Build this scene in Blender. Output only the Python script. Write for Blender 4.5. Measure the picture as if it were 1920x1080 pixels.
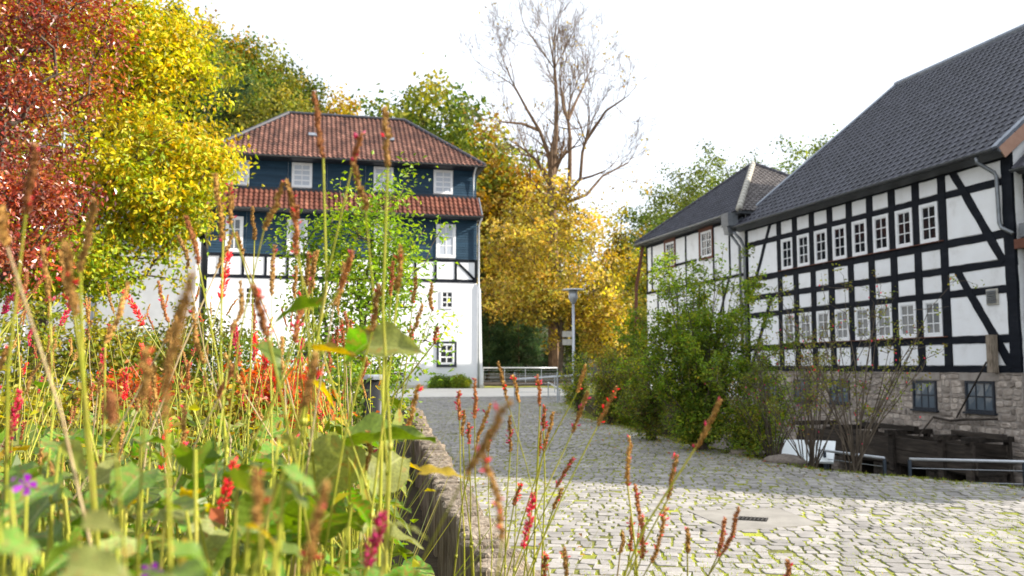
import bpy, math, random
import numpy as np
from mathutils import Vector, Matrix

for o in list(bpy.data.objects): bpy.data.objects.remove(o)
SC = bpy.context.scene
COL = SC.collection
rng = np.random.default_rng(7)
random.seed(7)

# ------------------------------------------------------------------ camera
FPX, HOR = 1650.0, 688.0                      # focal length and horizon row, in pixels of the 1920 px frame
PITCH = math.atan((HOR - 540) / FPX)
CAM = np.array([0.0, 0.0, 1.5])
FW = np.array([0, math.cos(PITCH), math.sin(PITCH)]); UP = np.array([0, -math.sin(PITCH), math.cos(PITCH)])
cd = bpy.data.cameras.new('camera'); cam = bpy.data.objects.new('camera', cd); COL.objects.link(cam)
cam.location = CAM; cam.rotation_euler = (math.pi / 2 + PITCH, 0, 0)
cd.sensor_width = 36; cd.lens = FPX / 1920 * 36; cd.clip_start = 0.05; cd.clip_end = 2000
cd.dof.use_dof = True; cd.dof.focus_distance = 3.4; cd.dof.aperture_fstop = 4.8
SC.camera = cam

# ------------------------------------------------------------------ world, sun, exposure
SUN_EL, SUN_AZ = math.radians(29.5), math.radians(5.5)    # azimuth: from +X towards behind the camera
SV = Vector((math.cos(SUN_EL) * math.cos(SUN_AZ), -math.cos(SUN_EL) * math.sin(SUN_AZ), math.sin(SUN_EL)))
w = bpy.data.worlds.new('World'); SC.world = w; w.use_nodes = True
nt = w.node_tree; nt.nodes.clear()
wo = nt.nodes.new('ShaderNodeOutputWorld'); bg = nt.nodes.new('ShaderNodeBackground')
sky = nt.nodes.new('ShaderNodeTexSky'); sky.sky_type = 'NISHITA'; sky.sun_disc = False
sky.sun_elevation = SUN_EL; sky.sun_rotation = math.atan2(SV.x, SV.y)
sky.air_density = 1.0; sky.dust_density = 2.0; sky.ozone_density = 1.0
tc = nt.nodes.new('ShaderNodeTexCoord'); nz = nt.nodes.new('ShaderNodeTexNoise')
nz.inputs['Scale'].default_value = 2.2; nz.inputs['Detail'].default_value = 5; nz.inputs['Roughness'].default_value = .55
mp = nt.nodes.new('ShaderNodeMapping'); mp.inputs['Scale'].default_value = (1, 1, 2.6)
cr = nt.nodes.new('ShaderNodeValToRGB'); cr.color_ramp.elements[0].position = .30; cr.color_ramp.elements[1].position = .62
cr.color_ramp.elements[0].color = (.78, .78, .78, 1); cr.color_ramp.elements[1].color = (.95, .95, .95, 1)
mx = nt.nodes.new('ShaderNodeMix'); mx.data_type = 'RGBA'; mx.inputs[7].default_value = (9.7, 10.4, 11.4, 1)   # thin bright cloud veil
L = nt.links.new
L(tc.outputs['Generated'], mp.inputs[0]); L(mp.outputs[0], nz.inputs[0]); L(nz.outputs[0], cr.inputs[0]); L(cr.outputs[0], mx.inputs[0])
L(sky.outputs[0], mx.inputs[6]); L(mx.outputs[2], bg.inputs[0]); bg.inputs[1].default_value = 0.064
L(bg.outputs[0], wo.inputs[0])
sd = bpy.data.lights.new('sun', 'SUN'); sun = bpy.data.objects.new('sun', sd); COL.objects.link(sun)
sd.energy = 5.0; sd.angle = math.radians(0.55); sd.color = (1, .93, .82)
sun.rotation_euler = SV.to_track_quat('Z', 'Y').to_euler()
SC.view_settings.view_transform = 'Standard'; SC.view_settings.look = 'None'
SC.view_settings.exposure = 1.15; SC.view_settings.gamma = 1
SC.render.engine = 'CYCLES'
SC.cycles.max_bounces = 8; SC.cycles.diffuse_bounces = 4; SC.cycles.transmission_bounces = 4; SC.cycles.glossy_bounces = 3
SC.cycles.use_denoising = True
SC.cycles.sample_clamp_indirect = 6

# ------------------------------------------------------------------ pixel helpers (a pixel gives a direction only)
def ray(x, y): return FW + (x - 960) / FPX * np.array([1., 0, 0]) + (540 - y) / FPX * UP
def at(x, y, Y):
    r = ray(x, y); return CAM + r * (Y / r[1])
def smooth(a, b, x):
    t = np.clip((x - a) / (b - a), 0, 1); return t * t * (3 - 2 * t)

# ------------------------------------------------------------------ materials
def nodes_of(m):
    m.use_nodes = True; t = m.node_tree; t.nodes.clear(); return t
def mat(name, stops, scale=8., rough=.8, bump=.0, bscale=None, detail=6, stretch=(1, 1, 1), spec=.3, metal=0., rnd=0., attr=False, sheen=0, coord='Object'):
    """noise-driven colour ramp (stops: colours), optional bump, per-object value spread, per-vertex tint"""
    m = bpy.data.materials.new(name); t = nodes_of(m); N = t.nodes.new; K = t.links.new
    out = N('ShaderNodeOutputMaterial'); b = N('ShaderNodeBsdfPrincipled'); K(b.outputs[0], out.inputs[0])
    tcn = N('ShaderNodeTexCoord'); mpn = N('ShaderNodeMapping'); mpn.inputs['Scale'].default_value = stretch
    K(tcn.outputs[coord], mpn.inputs[0])
    n = N('ShaderNodeTexNoise'); n.inputs['Scale'].default_value = scale; n.inputs['Detail'].default_value = detail; n.inputs['Roughness'].default_value = .62
    K(mpn.outputs[0], n.inputs[0])
    r = N('ShaderNodeValToRGB'); K(n.outputs[0], r.inputs[0])
    el = r.color_ramp.elements
    while len(el) < len(stops): el.new(.5)
    for i, c in enumerate(stops):
        el[i].position = .3 + .4 * i / max(1, len(stops) - 1); el[i].color = (*c, 1)
    colout = r.outputs[0]
    if rnd or attr:
        if attr:
            a = N('ShaderNodeAttribute'); a.attribute_name = 'rnd'; src = a.outputs['Fac']
        else:
            oi = N('ShaderNodeObjectInfo'); src = oi.outputs['Random']
        mr = N('ShaderNodeMapRange'); mr.inputs[3].default_value = 1 - rnd; mr.inputs[4].default_value = 1 + rnd; K(src, mr.inputs[0])
        hs = N('ShaderNodeHueSaturation'); K(mr.outputs[0], hs.inputs['Value']); K(colout, hs.inputs['Color']); colout = hs.outputs[0]
    K(colout, b.inputs['Base Color'])
    b.inputs['Roughness'].default_value = rough; b.inputs['Specular IOR Level'].default_value = spec; b.inputs['Metallic'].default_value = metal
    if bump:
        n2 = N('ShaderNodeTexNoise'); n2.inputs['Scale'].default_value = bscale or scale * 3; n2.inputs['Detail'].default_value = 5
        K(mpn.outputs[0], n2.inputs[0]); bn = N('ShaderNodeBump'); bn.inputs['Strength'].default_value = bump; bn.inputs['Distance'].default_value = .02
        K(n2.outputs[0], bn.inputs['Height']); K(bn.outputs[0], b.inputs['Normal'])
    return m
def leaf_mat(name, transl=.45, rough=.45, gain=1.0, veins=False, colour=None, rnd=.0, spec=.35, tsat=1.15):
    """thin leaf: reflecting and letting light through; colour from the per-leaf attribute 'col' or one given colour"""
    m = bpy.data.materials.new(name); t = nodes_of(m); N = t.nodes.new; K = t.links.new
    out = N('ShaderNodeOutputMaterial'); b = N('ShaderNodeBsdfPrincipled'); tr = N('ShaderNodeBsdfTranslucent'); mxs = N('ShaderNodeMixShader')
    if colour is None:
        a = N('ShaderNodeAttribute'); a.attribute_name = 'col'; c = a.outputs['Color']
    else:
        a = N('ShaderNodeRGB'); a.outputs[0].default_value = (*colour, 1); c = a.outputs[0]
    if colour is not None:
        tcn = N('ShaderNodeTexCoord'); n = N('ShaderNodeTexNoise'); n.inputs['Scale'].default_value = 22; n.inputs['Detail'].default_value = 4
        K(tcn.outputs['Object'], n.inputs[0])
        mr = N('ShaderNodeMapRange'); mr.inputs[1].default_value = .3; mr.inputs[2].default_value = .7; mr.inputs[3].default_value = .72; mr.inputs[4].default_value = 1.25; K(n.outputs[0], mr.inputs[0])
        hs = N('ShaderNodeHueSaturation'); K(mr.outputs[0], hs.inputs['Value']); K(c, hs.inputs['Color']); c = hs.outputs[0]
    if rnd:
        oi = N('ShaderNodeObjectInfo'); mr = N('ShaderNodeMapRange'); mr.inputs[3].default_value = 1 - rnd; mr.inputs[4].default_value = 1 + rnd; K(oi.outputs['Random'], mr.inputs[0])
        mr2 = N('ShaderNodeMapRange'); mr2.inputs[3].default_value = .5 - rnd * .07; mr2.inputs[4].default_value = .5 + rnd * .07; K(oi.outputs['Random'], mr2.inputs[0])
        hs = N('ShaderNodeHueSaturation'); K(mr.outputs[0], hs.inputs['Value']); K(mr2.outputs[0], hs.inputs['Hue']); K(c, hs.inputs['Color']); c = hs.outputs[0]
    if veins:
        tcn = N('ShaderNodeTexCoord'); sx = N('ShaderNodeSeparateXYZ'); K(tcn.outputs['Object'], sx.inputs[0])
        ab = N('ShaderNodeMath'); ab.operation = 'ABSOLUTE'; K(sx.outputs[1], ab.inputs[0])
        ml = N('ShaderNodeMath'); ml.operation = 'MULTIPLY'; ml.inputs[1].default_value = .8; K(ab.outputs[0], ml.inputs[0])
        sb = N('ShaderNodeMath'); sb.operation = 'SUBTRACT'; K(sx.outputs[0], sb.inputs[0]); K(ml.outputs[0], sb.inputs[1])
        mm = N('ShaderNodeMath'); mm.operation = 'MULTIPLY'; mm.inputs[1].default_value = 40; K(sb.outputs[0], mm.inputs[0])
        sn = N('ShaderNodeMath'); sn.operation = 'SINE'; K(mm.outputs[0], sn.inputs[0])
        pw = N('ShaderNodeMath'); pw.operation = 'ABSOLUTE'; K(sn.outputs[0], pw.inputs[0])
        bn = N('ShaderNodeBump'); bn.inputs['Strength'].default_value = .07; bn.inputs['Distance'].default_value = .02
        K(pw.outputs[0], bn.inputs['Height']); K(bn.outputs[0], b.inputs['Normal'])
        sp = N('ShaderNodeTexNoise'); sp.inputs['Scale'].default_value = 7; sp.inputs['Detail'].default_value = 6; K(tcn.outputs['Object'], sp.inputs[0])
        oi = N('ShaderNodeObjectInfo'); ad = N('ShaderNodeMath'); ad.operation = 'MULTIPLY_ADD'; ad.inputs[1].default_value = .16; K(oi.outputs['Random'], ad.inputs[0]); K(sp.outputs[0], ad.inputs[2])
        mr3 = N('ShaderNodeMapRange'); mr3.inputs[1].default_value = .64; mr3.inputs[2].default_value = .78; mr3.inputs[4].default_value = .75; K(ad.outputs[0], mr3.inputs[0])
        mb_ = N('ShaderNodeMix'); mb_.data_type = 'RGBA'; mb_.inputs[7].default_value = (.33, .16, .05, 1); K(mr3.outputs[0], mb_.inputs[0]); K(c, mb_.inputs[6]); c = mb_.outputs[2]
        mid = N('ShaderNodeMapRange'); mid.inputs[1].default_value = .008; mid.inputs[2].default_value = .02; mid.inputs[3].default_value = .5; mid.inputs[4].default_value = 0; K(ab.outputs[0], mid.inputs[0])
        mb2 = N('ShaderNodeMix'); mb2.data_type = 'RGBA'; mb2.inputs[7].default_value = (.42, .42, .16, 1); K(mid.outputs[0], mb2.inputs[0]); K(c, mb2.inputs[6]); c = mb2.outputs[2]
    K(c, b.inputs['Base Color'])
    ht = N('ShaderNodeHueSaturation'); ht.inputs['Saturation'].default_value = tsat; ht.inputs['Value'].default_value = 1.5 * gain; K(c, ht.inputs['Color']); K(ht.outputs[0], tr.inputs[0])
    b.inputs['Roughness'].default_value = rough; b.inputs['Specular IOR Level'].default_value = spec
    mxs.inputs[0].default_value = transl; K(b.outputs[0], mxs.inputs[1]); K(tr.outputs[0], mxs.inputs[2]); K(mxs.outputs[0], out.inputs[0])
    return m
def glass_mat(name, c, rough=.04, spec=.8):
    m = bpy.data.materials.new(name); t = nodes_of(m); N = t.nodes.new; K = t.links.new
    out = N('ShaderNodeOutputMaterial'); b = N('ShaderNodeBsdfPrincipled'); K(b.outputs[0], out.inputs[0])
    b.inputs['Base Color'].default_value = (*c, 1); b.inputs['Roughness'].default_value = rough; b.inputs['Specular IOR Level'].default_value = spec
    tcn = N('ShaderNodeTexCoord'); n = N('ShaderNodeTexNoise'); n.inputs['Scale'].default_value = 3; K(tcn.outputs['Object'], n.inputs[0])
    bn = N('ShaderNodeBump'); bn.inputs['Strength'].default_value = .12; bn.inputs['Distance'].default_value = .03; K(n.outputs[0], bn.inputs['Height']); K(bn.outputs[0], b.inputs['Normal'])
    return m

M = {}
M['cobble'] = mat('cobble', [(.21, .195, .182), (.285, .265, .246), (.355, .33, .303)], 3.2, .7, .15, 45, rnd=.22, spec=.3)
M['cobble_far'] = mat('cobble_far', [(.21, .195, .182), (.285, .265, .246), (.355, .33, .303)], 3.2, .7, .15, 45, rnd=.22, attr=True, spec=.3)
M['joint'] = mat('joint', [(.035, .03, .022), (.07, .085, .02), (.16, .19, .025)], 1.7, .95, .6, 60, detail=9)
M['plaster'] = mat('plaster', [(.68, .67, .655), (.79, .785, .78), (.82, .82, .82), (.84, .84, .84)], 1.6, .9, .3, 26, detail=9, rnd=.04)
M['render_shaded'] = mat('render_shaded', [(.34, .35, .36), (.42, .43, .44)], 1.2, .9, .15, 14)  # white outbuilding wall, its shade put into the colour as grey
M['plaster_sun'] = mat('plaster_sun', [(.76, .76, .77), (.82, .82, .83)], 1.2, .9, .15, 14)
M['timber'] = mat('timber', [(.004, .005, .008), (.007, .009, .014), (.014, .016, .022)], 5, .7, .4, 30, stretch=(.3, 1, 1), spec=.15)
M['timber_brown'] = mat('timber_brown', [(.10, .035, .02), (.17, .065, .04)], 6, .7, .3, 40)
M['white_paint'] = mat('white_paint', [(.72, .72, .72), (.82, .82, .82)], 7, .45, .05, spec=.4)
M['slate'] = mat('slate', [(.020, .020, .028), (.036, .036, .048), (.058, .056, .068)], 5, .55, .25, 30, rnd=.28, spec=.45)
M['slate_far'] = mat('slate_far', [(.020, .020, .028), (.036, .036, .048), (.058, .056, .068)], 5, .55, .25, 30, rnd=.28, attr=True, spec=.45)
M['slate_sunlit'] = mat('slate_sunlit', [(.07, .06, .06), (.12, .105, .1), (.17, .15, .14)], 4, .7, .25, 30, rnd=.22, attr=True, spec=.3)  # annex roof slate with raking sunlight put into a paler, warmer colour
M['redtile'] = mat('redtile', [(.055, .026, .02), (.125, .057, .041), (.21, .105, .076)], 1.3, .75, .2, 30, rnd=.35, attr=True, detail=9)
M['redtile2'] = mat('redtile2', [(.07, .025, .017), (.125, .042, .027), (.19, .075, .048)], 1.5, .75, .2, 30, rnd=.3, attr=True, detail=9)
M['lead'] = mat('lead', [(.16, .18, .21), (.25, .27, .31)], 6, .5, .15, 20, metal=.35)
M['zinc'] = mat('zinc', [(.15, .16, .17), (.24, .25, .26)], 5, .45, .1, 20, metal=.6)
M['zinc_dark'] = mat('zinc_dark', [(.06, .065, .07), (.1, .105, .11)], 5, .5, .1, 20, metal=.4)
M['mortar'] = mat('mortar', [(.34, .32, .28), (.52, .49, .42)], 9, .9, .5, 40)
M['clap'] = mat('clap', [(.012, .036, .062), (.018, .048, .08), (.026, .06, .096)], 4, .55, .1, 20, stretch=(.3, 1, 1), rnd=.15, attr=True, spec=.25)
M['glass_dark'] = glass_mat('glass_dark', (.012, .012, .014), spec=.35)
M['glass_grey'] = glass_mat('glass_grey', (.10, .11, .115), .08, .6)
M['glass_blue'] = glass_mat('glass_blue', (.10, .125, .15), .08, .6)
M['glass_pale'] = glass_mat('glass_pale', (.42, .45, .5), .1, .6)
M['curtain'] = mat('curtain', [(.62, .64, .68), (.8, .8, .82)], 8, .5, spec=.6)
M['navy'] = mat('navy', [(.012, .016, .024), (.022, .028, .04)], 8, .45, .05, spec=.4)
M['stone'] = mat('stone', [(.21, .172, .143), (.335, .28, .235), (.45, .39, .335)], 6, .9, .7, 28, rnd=.35)
M['stone_rest'] = mat('stone_rest', [(.21, .172, .143), (.335, .28, .235), (.45, .39, .335)], 6, .9, .7, 28, rnd=.35, attr=True)
M['stone_mortar'] = mat('stone_mortar', [(.26, .22, .19), (.37, .325, .285)], 5, .95, .6, 40)
M['oldwood'] = mat('oldwood', [(.016, .012, .009), (.038, .029, .022), (.07, .055, .043)], 5, .85, .6, 30, stretch=(.25, 2, 2), rnd=.3)
M['paling'] = mat('paling', [(.10, .075, .05), (.22, .175, .13), (.36, .30, .235)], 16, .9, .7, 60, stretch=(2.5, 2.5, .35), rnd=.28)
M['bark'] = mat('bark', [(.05, .038, .028), (.10, .078, .058), (.16, .13, .10)], 9, .9, .7, 30, stretch=(1, 1, .4))
M['bark_tall'] = mat('bark_tall', [(.075, .045, .026), (.14, .088, .052), (.22, .145, .088)], 5, .9, .5, 20, stretch=(1, 1, .4))
M['concrete'] = mat('concrete', [(.20, .185, .165), (.30, .28, .25)], 3, .85, .15, 80)
M['strip'] = mat('strip', [(.56, .52, .46), (.68, .64, .57)], 1.5, .9, .2, 30)
M['iron'] = mat('iron', [(.05, .045, .04), (.1, .09, .08)], 20, .6, .2, metal=.6)
M['rail_white'] = mat('rail_white', [(.42, .44, .47), (.54, .56, .58)], 9, .35, metal=.3, spec=.5)
M['rail_blue'] = mat('rail_blue', [(.03, .04, .055), (.055, .07, .09)], 9, .5, metal=.3)
M['steel'] = mat('steel', [(.34, .36, .38), (.45, .47, .49)], 9, .4, metal=.6)
M['panel'] = mat('panel', [(.70, .76, .76), (.82, .84, .84)], 3, .12, spec=.8)
M['salmon'] = mat('salmon', [(.42, .24, .17), (.50, .30, .22)], 5, .7)
M['soil'] = mat('soil', [(.035, .025, .016), (.075, .055, .035)], 6, .95, .6)
M['water'] = mat('water', [(.006, .008, .008), (.012, .015, .014)], 2, .06, .2, 5, spec=.6)
M['black'] = mat('black', [(.012, .012, .013), (.025, .025, .027)], 9, .4)
M['leaf'] = leaf_mat('leaf', .45)
M['leaf_dense'] = leaf_mat('leaf_dense', .32, .45)
M['leaf_gloss'] = leaf_mat('leaf_gloss', .28, .3, spec=.9)
M['leaf_far'] = leaf_mat('leaf_far', .38, .6, rnd=.22, spec=.15)
M['big_green'] = leaf_mat('big_green', .38, .42, veins=True, colour=(.135, .225, .03), rnd=.4, spec=.35)
M['big_pale'] = leaf_mat('big_pale', .42, .5, veins=True, colour=(.25, .28, .075), rnd=.3, spec=.3)
M['big_yellow'] = leaf_mat('big_yellow', .5, .5, colour=(.42, .30, .03), rnd=.2)
M['stem_green'] = mat('stem_green', [(.20, .23, .02), (.33, .33, .035), (.42, .35, .08)], 25, .5, rnd=.25, spec=.3)
M['stem_dry'] = mat('stem_dry', [(.30, .21, .10), (.48, .38, .22)], 25, .6, rnd=.2)
M['spike'] = mat('spike', [(.15, .065, .02), (.36, .19, .045), (.52, .32, .10)], 190, .75, rnd=.25, detail=2)
M['spike_red'] = mat('spike_red', [(.26, .07, .03), (.44, .20, .06)], 150, .75, rnd=.25, detail=2)
M['floret'] = leaf_mat('floret', .4, .5, colour=(.70, .045, .13), rnd=.3)
M['purple'] = leaf_mat('purple', .4, .5, colour=(.45, .08, .55))

# ------------------------------------------------------------------ object helpers
def link(name, me, material, parent=None, smooth_=False):
    o = bpy.data.objects.new(name, me); COL.objects.link(o)
    if material is not None and len(me.materials) == 0: me.materials.append(material)
    if parent is not None: o.parent = parent
    return o
def tag(o, label=None, cat=None, group=None, kind=None):
    if label: o['label'] = label
    if cat: o['category'] = cat
    if group: o['group'] = group
    if kind: o['kind'] = kind
    return o
def thing(name, label, cat, loc=(0, 0, 0), rz=0, group=None):
    o = bpy.data.objects.new(name, None); COL.objects.link(o); o.empty_display_size = .1
    o.location = loc; o.rotation_euler = (0, 0, rz); return tag(o, label, cat, group)
def mesh_np(name, V, Fq, smooth_=False, attrs=None):
    """V (n,3); Fq (m,k) all faces of k corners; attrs {name: per-vertex array}"""
    me = bpy.data.meshes.new(name); V = np.asarray(V, dtype=np.float32); Fq = np.asarray(Fq, dtype=np.int32)
    me.vertices.add(len(V)); me.vertices.foreach_set('co', V.ravel())
    k = Fq.shape[1]; me.loops.add(Fq.size); me.loops.foreach_set('vertex_index', Fq.ravel())
    me.polygons.add(len(Fq)); me.polygons.foreach_set('loop_start', np.arange(0, Fq.size, k, dtype=np.int32))
    me.polygons.foreach_set('loop_total', np.full(len(Fq), k, dtype=np.int32))
    me.polygons.foreach_set('use_smooth', np.full(len(Fq), bool(smooth_)))
    me.update(calc_edges=True)
    for a, arr in (attrs or {}).items():
        arr = np.asarray(arr, dtype=np.float32)
        if arr.ndim == 1:
            at_ = me.attributes.new(a, 'FLOAT', 'POINT'); at_.data.foreach_set('value', arr)
        else:
            at_ = me.attributes.new(a, 'FLOAT_COLOR', 'POINT')
            at_.data.foreach_set('color', np.concatenate([arr, np.ones((len(arr), 1), np.float32)], 1).ravel())
    return me
class MB:
    def __init__(s): s.v = []; s.f = []; s.r = []
    def add(s, V, F, r=0.):
        n = len(s.v); s.v += [tuple(map(float, p)) for p in V]; s.f += [tuple(i + n for i in f) for f in F]; s.r += [r] * len(V); return s
    def box(s, x0, x1, y0, y1, z0, z1, r=0.):
        V = [(x, y, z) for z in (z0, z1) for y in (y0, y1) for x in (x0, x1)]
        return s.add(V, [(0, 2, 3, 1), (4, 5, 7, 6), (0, 1, 5, 4), (2, 6, 7, 3), (0, 4, 6, 2), (1, 3, 7, 5)], r)
    def prism(s, pts, a, b, axis='x', r=0.):
        """polygon pts (2-D) extruded between a and b along axis"""
        n = len(pts); V = []
        for t in (a, b):
            for p, q in pts:
                V.append((t, p, q) if axis == 'x' else (p, t, q) if axis == 'y' else (p, q, t))
        F = [tuple(range(n)), tuple(range(2 * n - 1, n - 1, -1))] + [(i, n + i, n + (i + 1) % n, (i + 1) % n) for i in range(n)]
        return s.add(V, F, r)
    def tube(s, P, R, n=6, r=0., cap=True):
        P = [Vector(p) for p in P]; R = R if hasattr(R, '__len__') else [R] * len(P); V = []; F = []
        ref = Vector((0, 0, 1)) if abs((P[-1] - P[0]).normalized().z) < .9 else Vector((1, 0, 0))
        for i, p in enumerate(P):
            t = (P[min(i + 1, len(P) - 1)] - P[max(i - 1, 0)]).normalized(); a = t.cross(ref).normalized(); b = t.cross(a)
            for k in range(n):
                th = 2 * math.pi * k / n; V.append(p + (a * math.cos(th) + b * math.sin(th)) * R[i])
        for i in range(len(P) - 1):
            for k in range(n): F.append((i * n + k, i * n + (k + 1) % n, (i + 1) * n + (k + 1) % n, (i + 1) * n + k))
        if cap: F += [tuple(range(n - 1, -1, -1)), tuple(range((len(P) - 1) * n, len(P) * n))]
        return s.add(V, F, r)
    def build(s, name, material, parent=None, smooth_=False):
        me = bpy.data.meshes.new(name); me.from_pydata(s.v, [], s.f)
        if smooth_: me.polygons.foreach_set('use_smooth', [True] * len(me.polygons))
        if any(s.r):
            a = me.attributes.new('rnd', 'FLOAT', 'POINT'); a.data.foreach_set('value', s.r)
        me.update(); return link(name, me, material, parent)
def beam(name, m, parent, p, q, wid, y0, y1, jit=.013, seed=0):
    """a hewn timber in the facade plane from (x,z) p to q, slightly uneven edges, between depths y0 (front) and y1"""
    R = random.Random(hash((round(p[0], 3), round(p[1], 3), round(q[0], 3), round(q[1], 3))) % 99991)
    L_ = math.hypot(q[0] - p[0], q[1] - p[1]); n = max(3, int(L_ / .22)); bow = R.uniform(-.012, .012); ux, uz = (q[0] - p[0]) / L_, (q[1] - p[1]) / L_
    V = []; F = []
    for i in range(n + 1):
        t = L_ * i / n
        for sgn in (-1, 1):
            hw = wid / 2 + R.uniform(-jit, jit)
            hw += sgn * bow * math.sin(math.pi * t / L_)
            for y in (y0 + R.uniform(0, .004), y1): V.append((p[0] + ux * t - uz * hw * sgn, y, p[1] + uz * t + ux * hw * sgn))
    for i in range(n):
        a = i * 4; b = a + 4
        F += [(a, b, b + 2, a + 2), (a + 1, a + 3, b + 3, b + 1), (a, a + 1, b + 1, b), (a + 2, b + 2, b + 3, a + 3)]
    F += [(0, 2, 3, 1), (n * 4, n * 4 + 1, n * 4 + 3, n * 4 + 2)]
    return MB().add(V, F).build(name, m, parent)
def leaves(P, nrm, length, width, col, fold=.18, droop=None):
    """folded four-cornered leaves: arrays of centres, normals, sizes and colours -> verts, tris, colours"""
    n = len(P); nrm = nrm / (np.linalg.norm(nrm, axis=1, keepdims=True) + 1e-9)
    a = rng.normal(size=(n, 3))
    if droop is not None: a[:, 2] -= droop
    a -= (a * nrm).sum(1, keepdims=True) * nrm; a /= np.linalg.norm(a, axis=1, keepdims=True) + 1e-9
    b = np.cross(nrm, a); l = np.broadcast_to(length, n)[:, None]; w_ = np.broadcast_to(width, n)[:, None]
    V = np.stack([P - a * l * .5, P + b * w_ * .5 - a * l * .05 + nrm * l * fold, P + a * l * .5, P - b * w_ * .5 - a * l * .05 + nrm * l * fold], 1).reshape(-1, 3)
    i = np.arange(n)[:, None] * 4
    F = np.concatenate([i + np.array([[0, 1, 2]]), i + np.array([[0, 2, 3]])], 0)
    return V, F, np.repeat(col, 4, 0)
def palette(n, cols, wts, jit=.18):
    c = np.array(cols)[rng.choice(len(cols), n, p=np.array(wts) / sum(wts))]
    return np.clip(c * (1 + rng.normal(0, jit, (n, 1))) * (1 + rng.normal(0, jit * .35, (n, 3))), .003, .9)
def skeleton(targets, trunk, tip_r=.006, expo=2.3, pull=.35, jit=.06, sides=5, min_r=.004):
    """branches joining every target point to a trunk polyline; returns an MB of tapered tubes"""
    N = [np.array(p, float) for p in trunk]; par = [-1] + list(range(len(trunk) - 1)); dist = [0.]
    for i in range(1, len(trunk)): dist.append(dist[-1] + np.linalg.norm(N[i] - N[i - 1]))
    A = np.zeros((len(trunk) + 3 * len(targets) + 5, 3)); D = np.zeros(len(A)); k = len(trunk); A[:k] = N; D[:k] = dist
    order = np.argsort(np.linalg.norm(targets - np.array(trunk[len(trunk) // 2]), axis=1)); par += [0] * (len(A) - k); i0 = max(1, len(trunk) // 3)
    for t in targets[order]:
        dd = np.linalg.norm(A[i0:k] - t, axis=1); j = i0 + int(np.argmin(dd + pull * D[i0:k])); L_ = np.linalg.norm(t - A[j]); prev = j
        for q in (.5, 1.):
            p = A[j] * (1 - q) + t * q
            if q < 1: p = p + rng.normal(0, jit * L_, 3) + np.array([0, 0, .06 * L_])
            A[k] = p; par[k] = prev; D[k] = D[prev] + np.linalg.norm(p - A[prev]); prev = k; k += 1
    rad = np.zeros(k); ch = np.zeros(k, int)
    for i in range(1, k): ch[par[i]] += 1
    acc = np.zeros(k); acc[ch == 0] = tip_r ** expo
    for i in range(k - 1, 0, -1): acc[par[i]] += acc[i] * 1.0
    rad = np.maximum(acc ** (1 / expo), min_r)
    mb = MB()
    for i in range(1, k):
        ra = min(rad[par[i]], rad[i] * 1.6); mb.tube([A[par[i]], A[i]], [ra, rad[i]], sides if rad[i] > .015 else 4, cap=False)
    return mb
def ellipsoid(n, c, r, shell=.55, lump=.18, seed=0):
    """points in an uneven ellipsoid, denser to the outside"""
    g = np.random.default_rng(seed); d = g.normal(size=(n, 3)); d /= np.linalg.norm(d, axis=1, keepdims=True)
    ph = g.uniform(0, 6.28, 6); k = g.integers(2, 5, 6)
    bump_ = 1 + lump * (np.sin(k[0] * np.arctan2(d[:, 1], d[:, 0]) + ph[0]) * np.cos(k[1] * d[:, 2] * 2 + ph[1]) + .7 * np.sin(k[2] * 3 * d[:, 0] + ph[2]) * np.sin(k[3] * 2 * d[:, 1] + k[4] * 2 * d[:, 2] + ph[3]))
    u = g.uniform(0, 1, n) ** (1 / 3 * (1 - shell) + .04); return np.array(c) + d * np.array(r) * (u * bump_)[:, None]
def crown_mesh(name, centres, per, sigma, length, width, cols, wts, up=.5, droop=None, jit=.18, clustervar=.16, fold=.18, origin=None, low=None):
    n = len(centres) * per; ci = np.repeat(np.arange(len(centres)), per)
    P = centres[ci] + rng.normal(0, 1, (n, 3)) * np.array(sigma)
    o = np.array(origin if origin is not None else centres.mean(0)); out = P - o; out /= np.linalg.norm(out, axis=1, keepdims=True) + 1e-6
    nr = rng.normal(0, .75, (n, 3)) + out * .4 + np.array([0, 0, up])
    col = palette(n, cols, wts, jit) * .58 + palette(len(centres), cols, wts, jit)[ci] * .42; col = np.clip(col * (1 + rng.normal(0, clustervar, (len(centres), 1)))[ci], .003, .9)
    if low is not None:                                    # leaves low in the crown are still green
        k_ = smooth(low[1], low[0], P[:, 2] + rng.normal(0, .5, n)) > rng.uniform(0, 1.15, n); col[k_] = palette(int(k_.sum()), low[2], [1] * len(low[2]), jit)
    V, F, c = leaves(P, nr, length * rng.uniform(.65, 1.25, n), width * rng.uniform(.7, 1.2, n), col, fold, droop)
    return mesh_np(name, V, F, attrs={'col': c})
def inst(o, parent=None):
    c = o.copy(); COL.objects.link(c); c.parent = parent; return c

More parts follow.
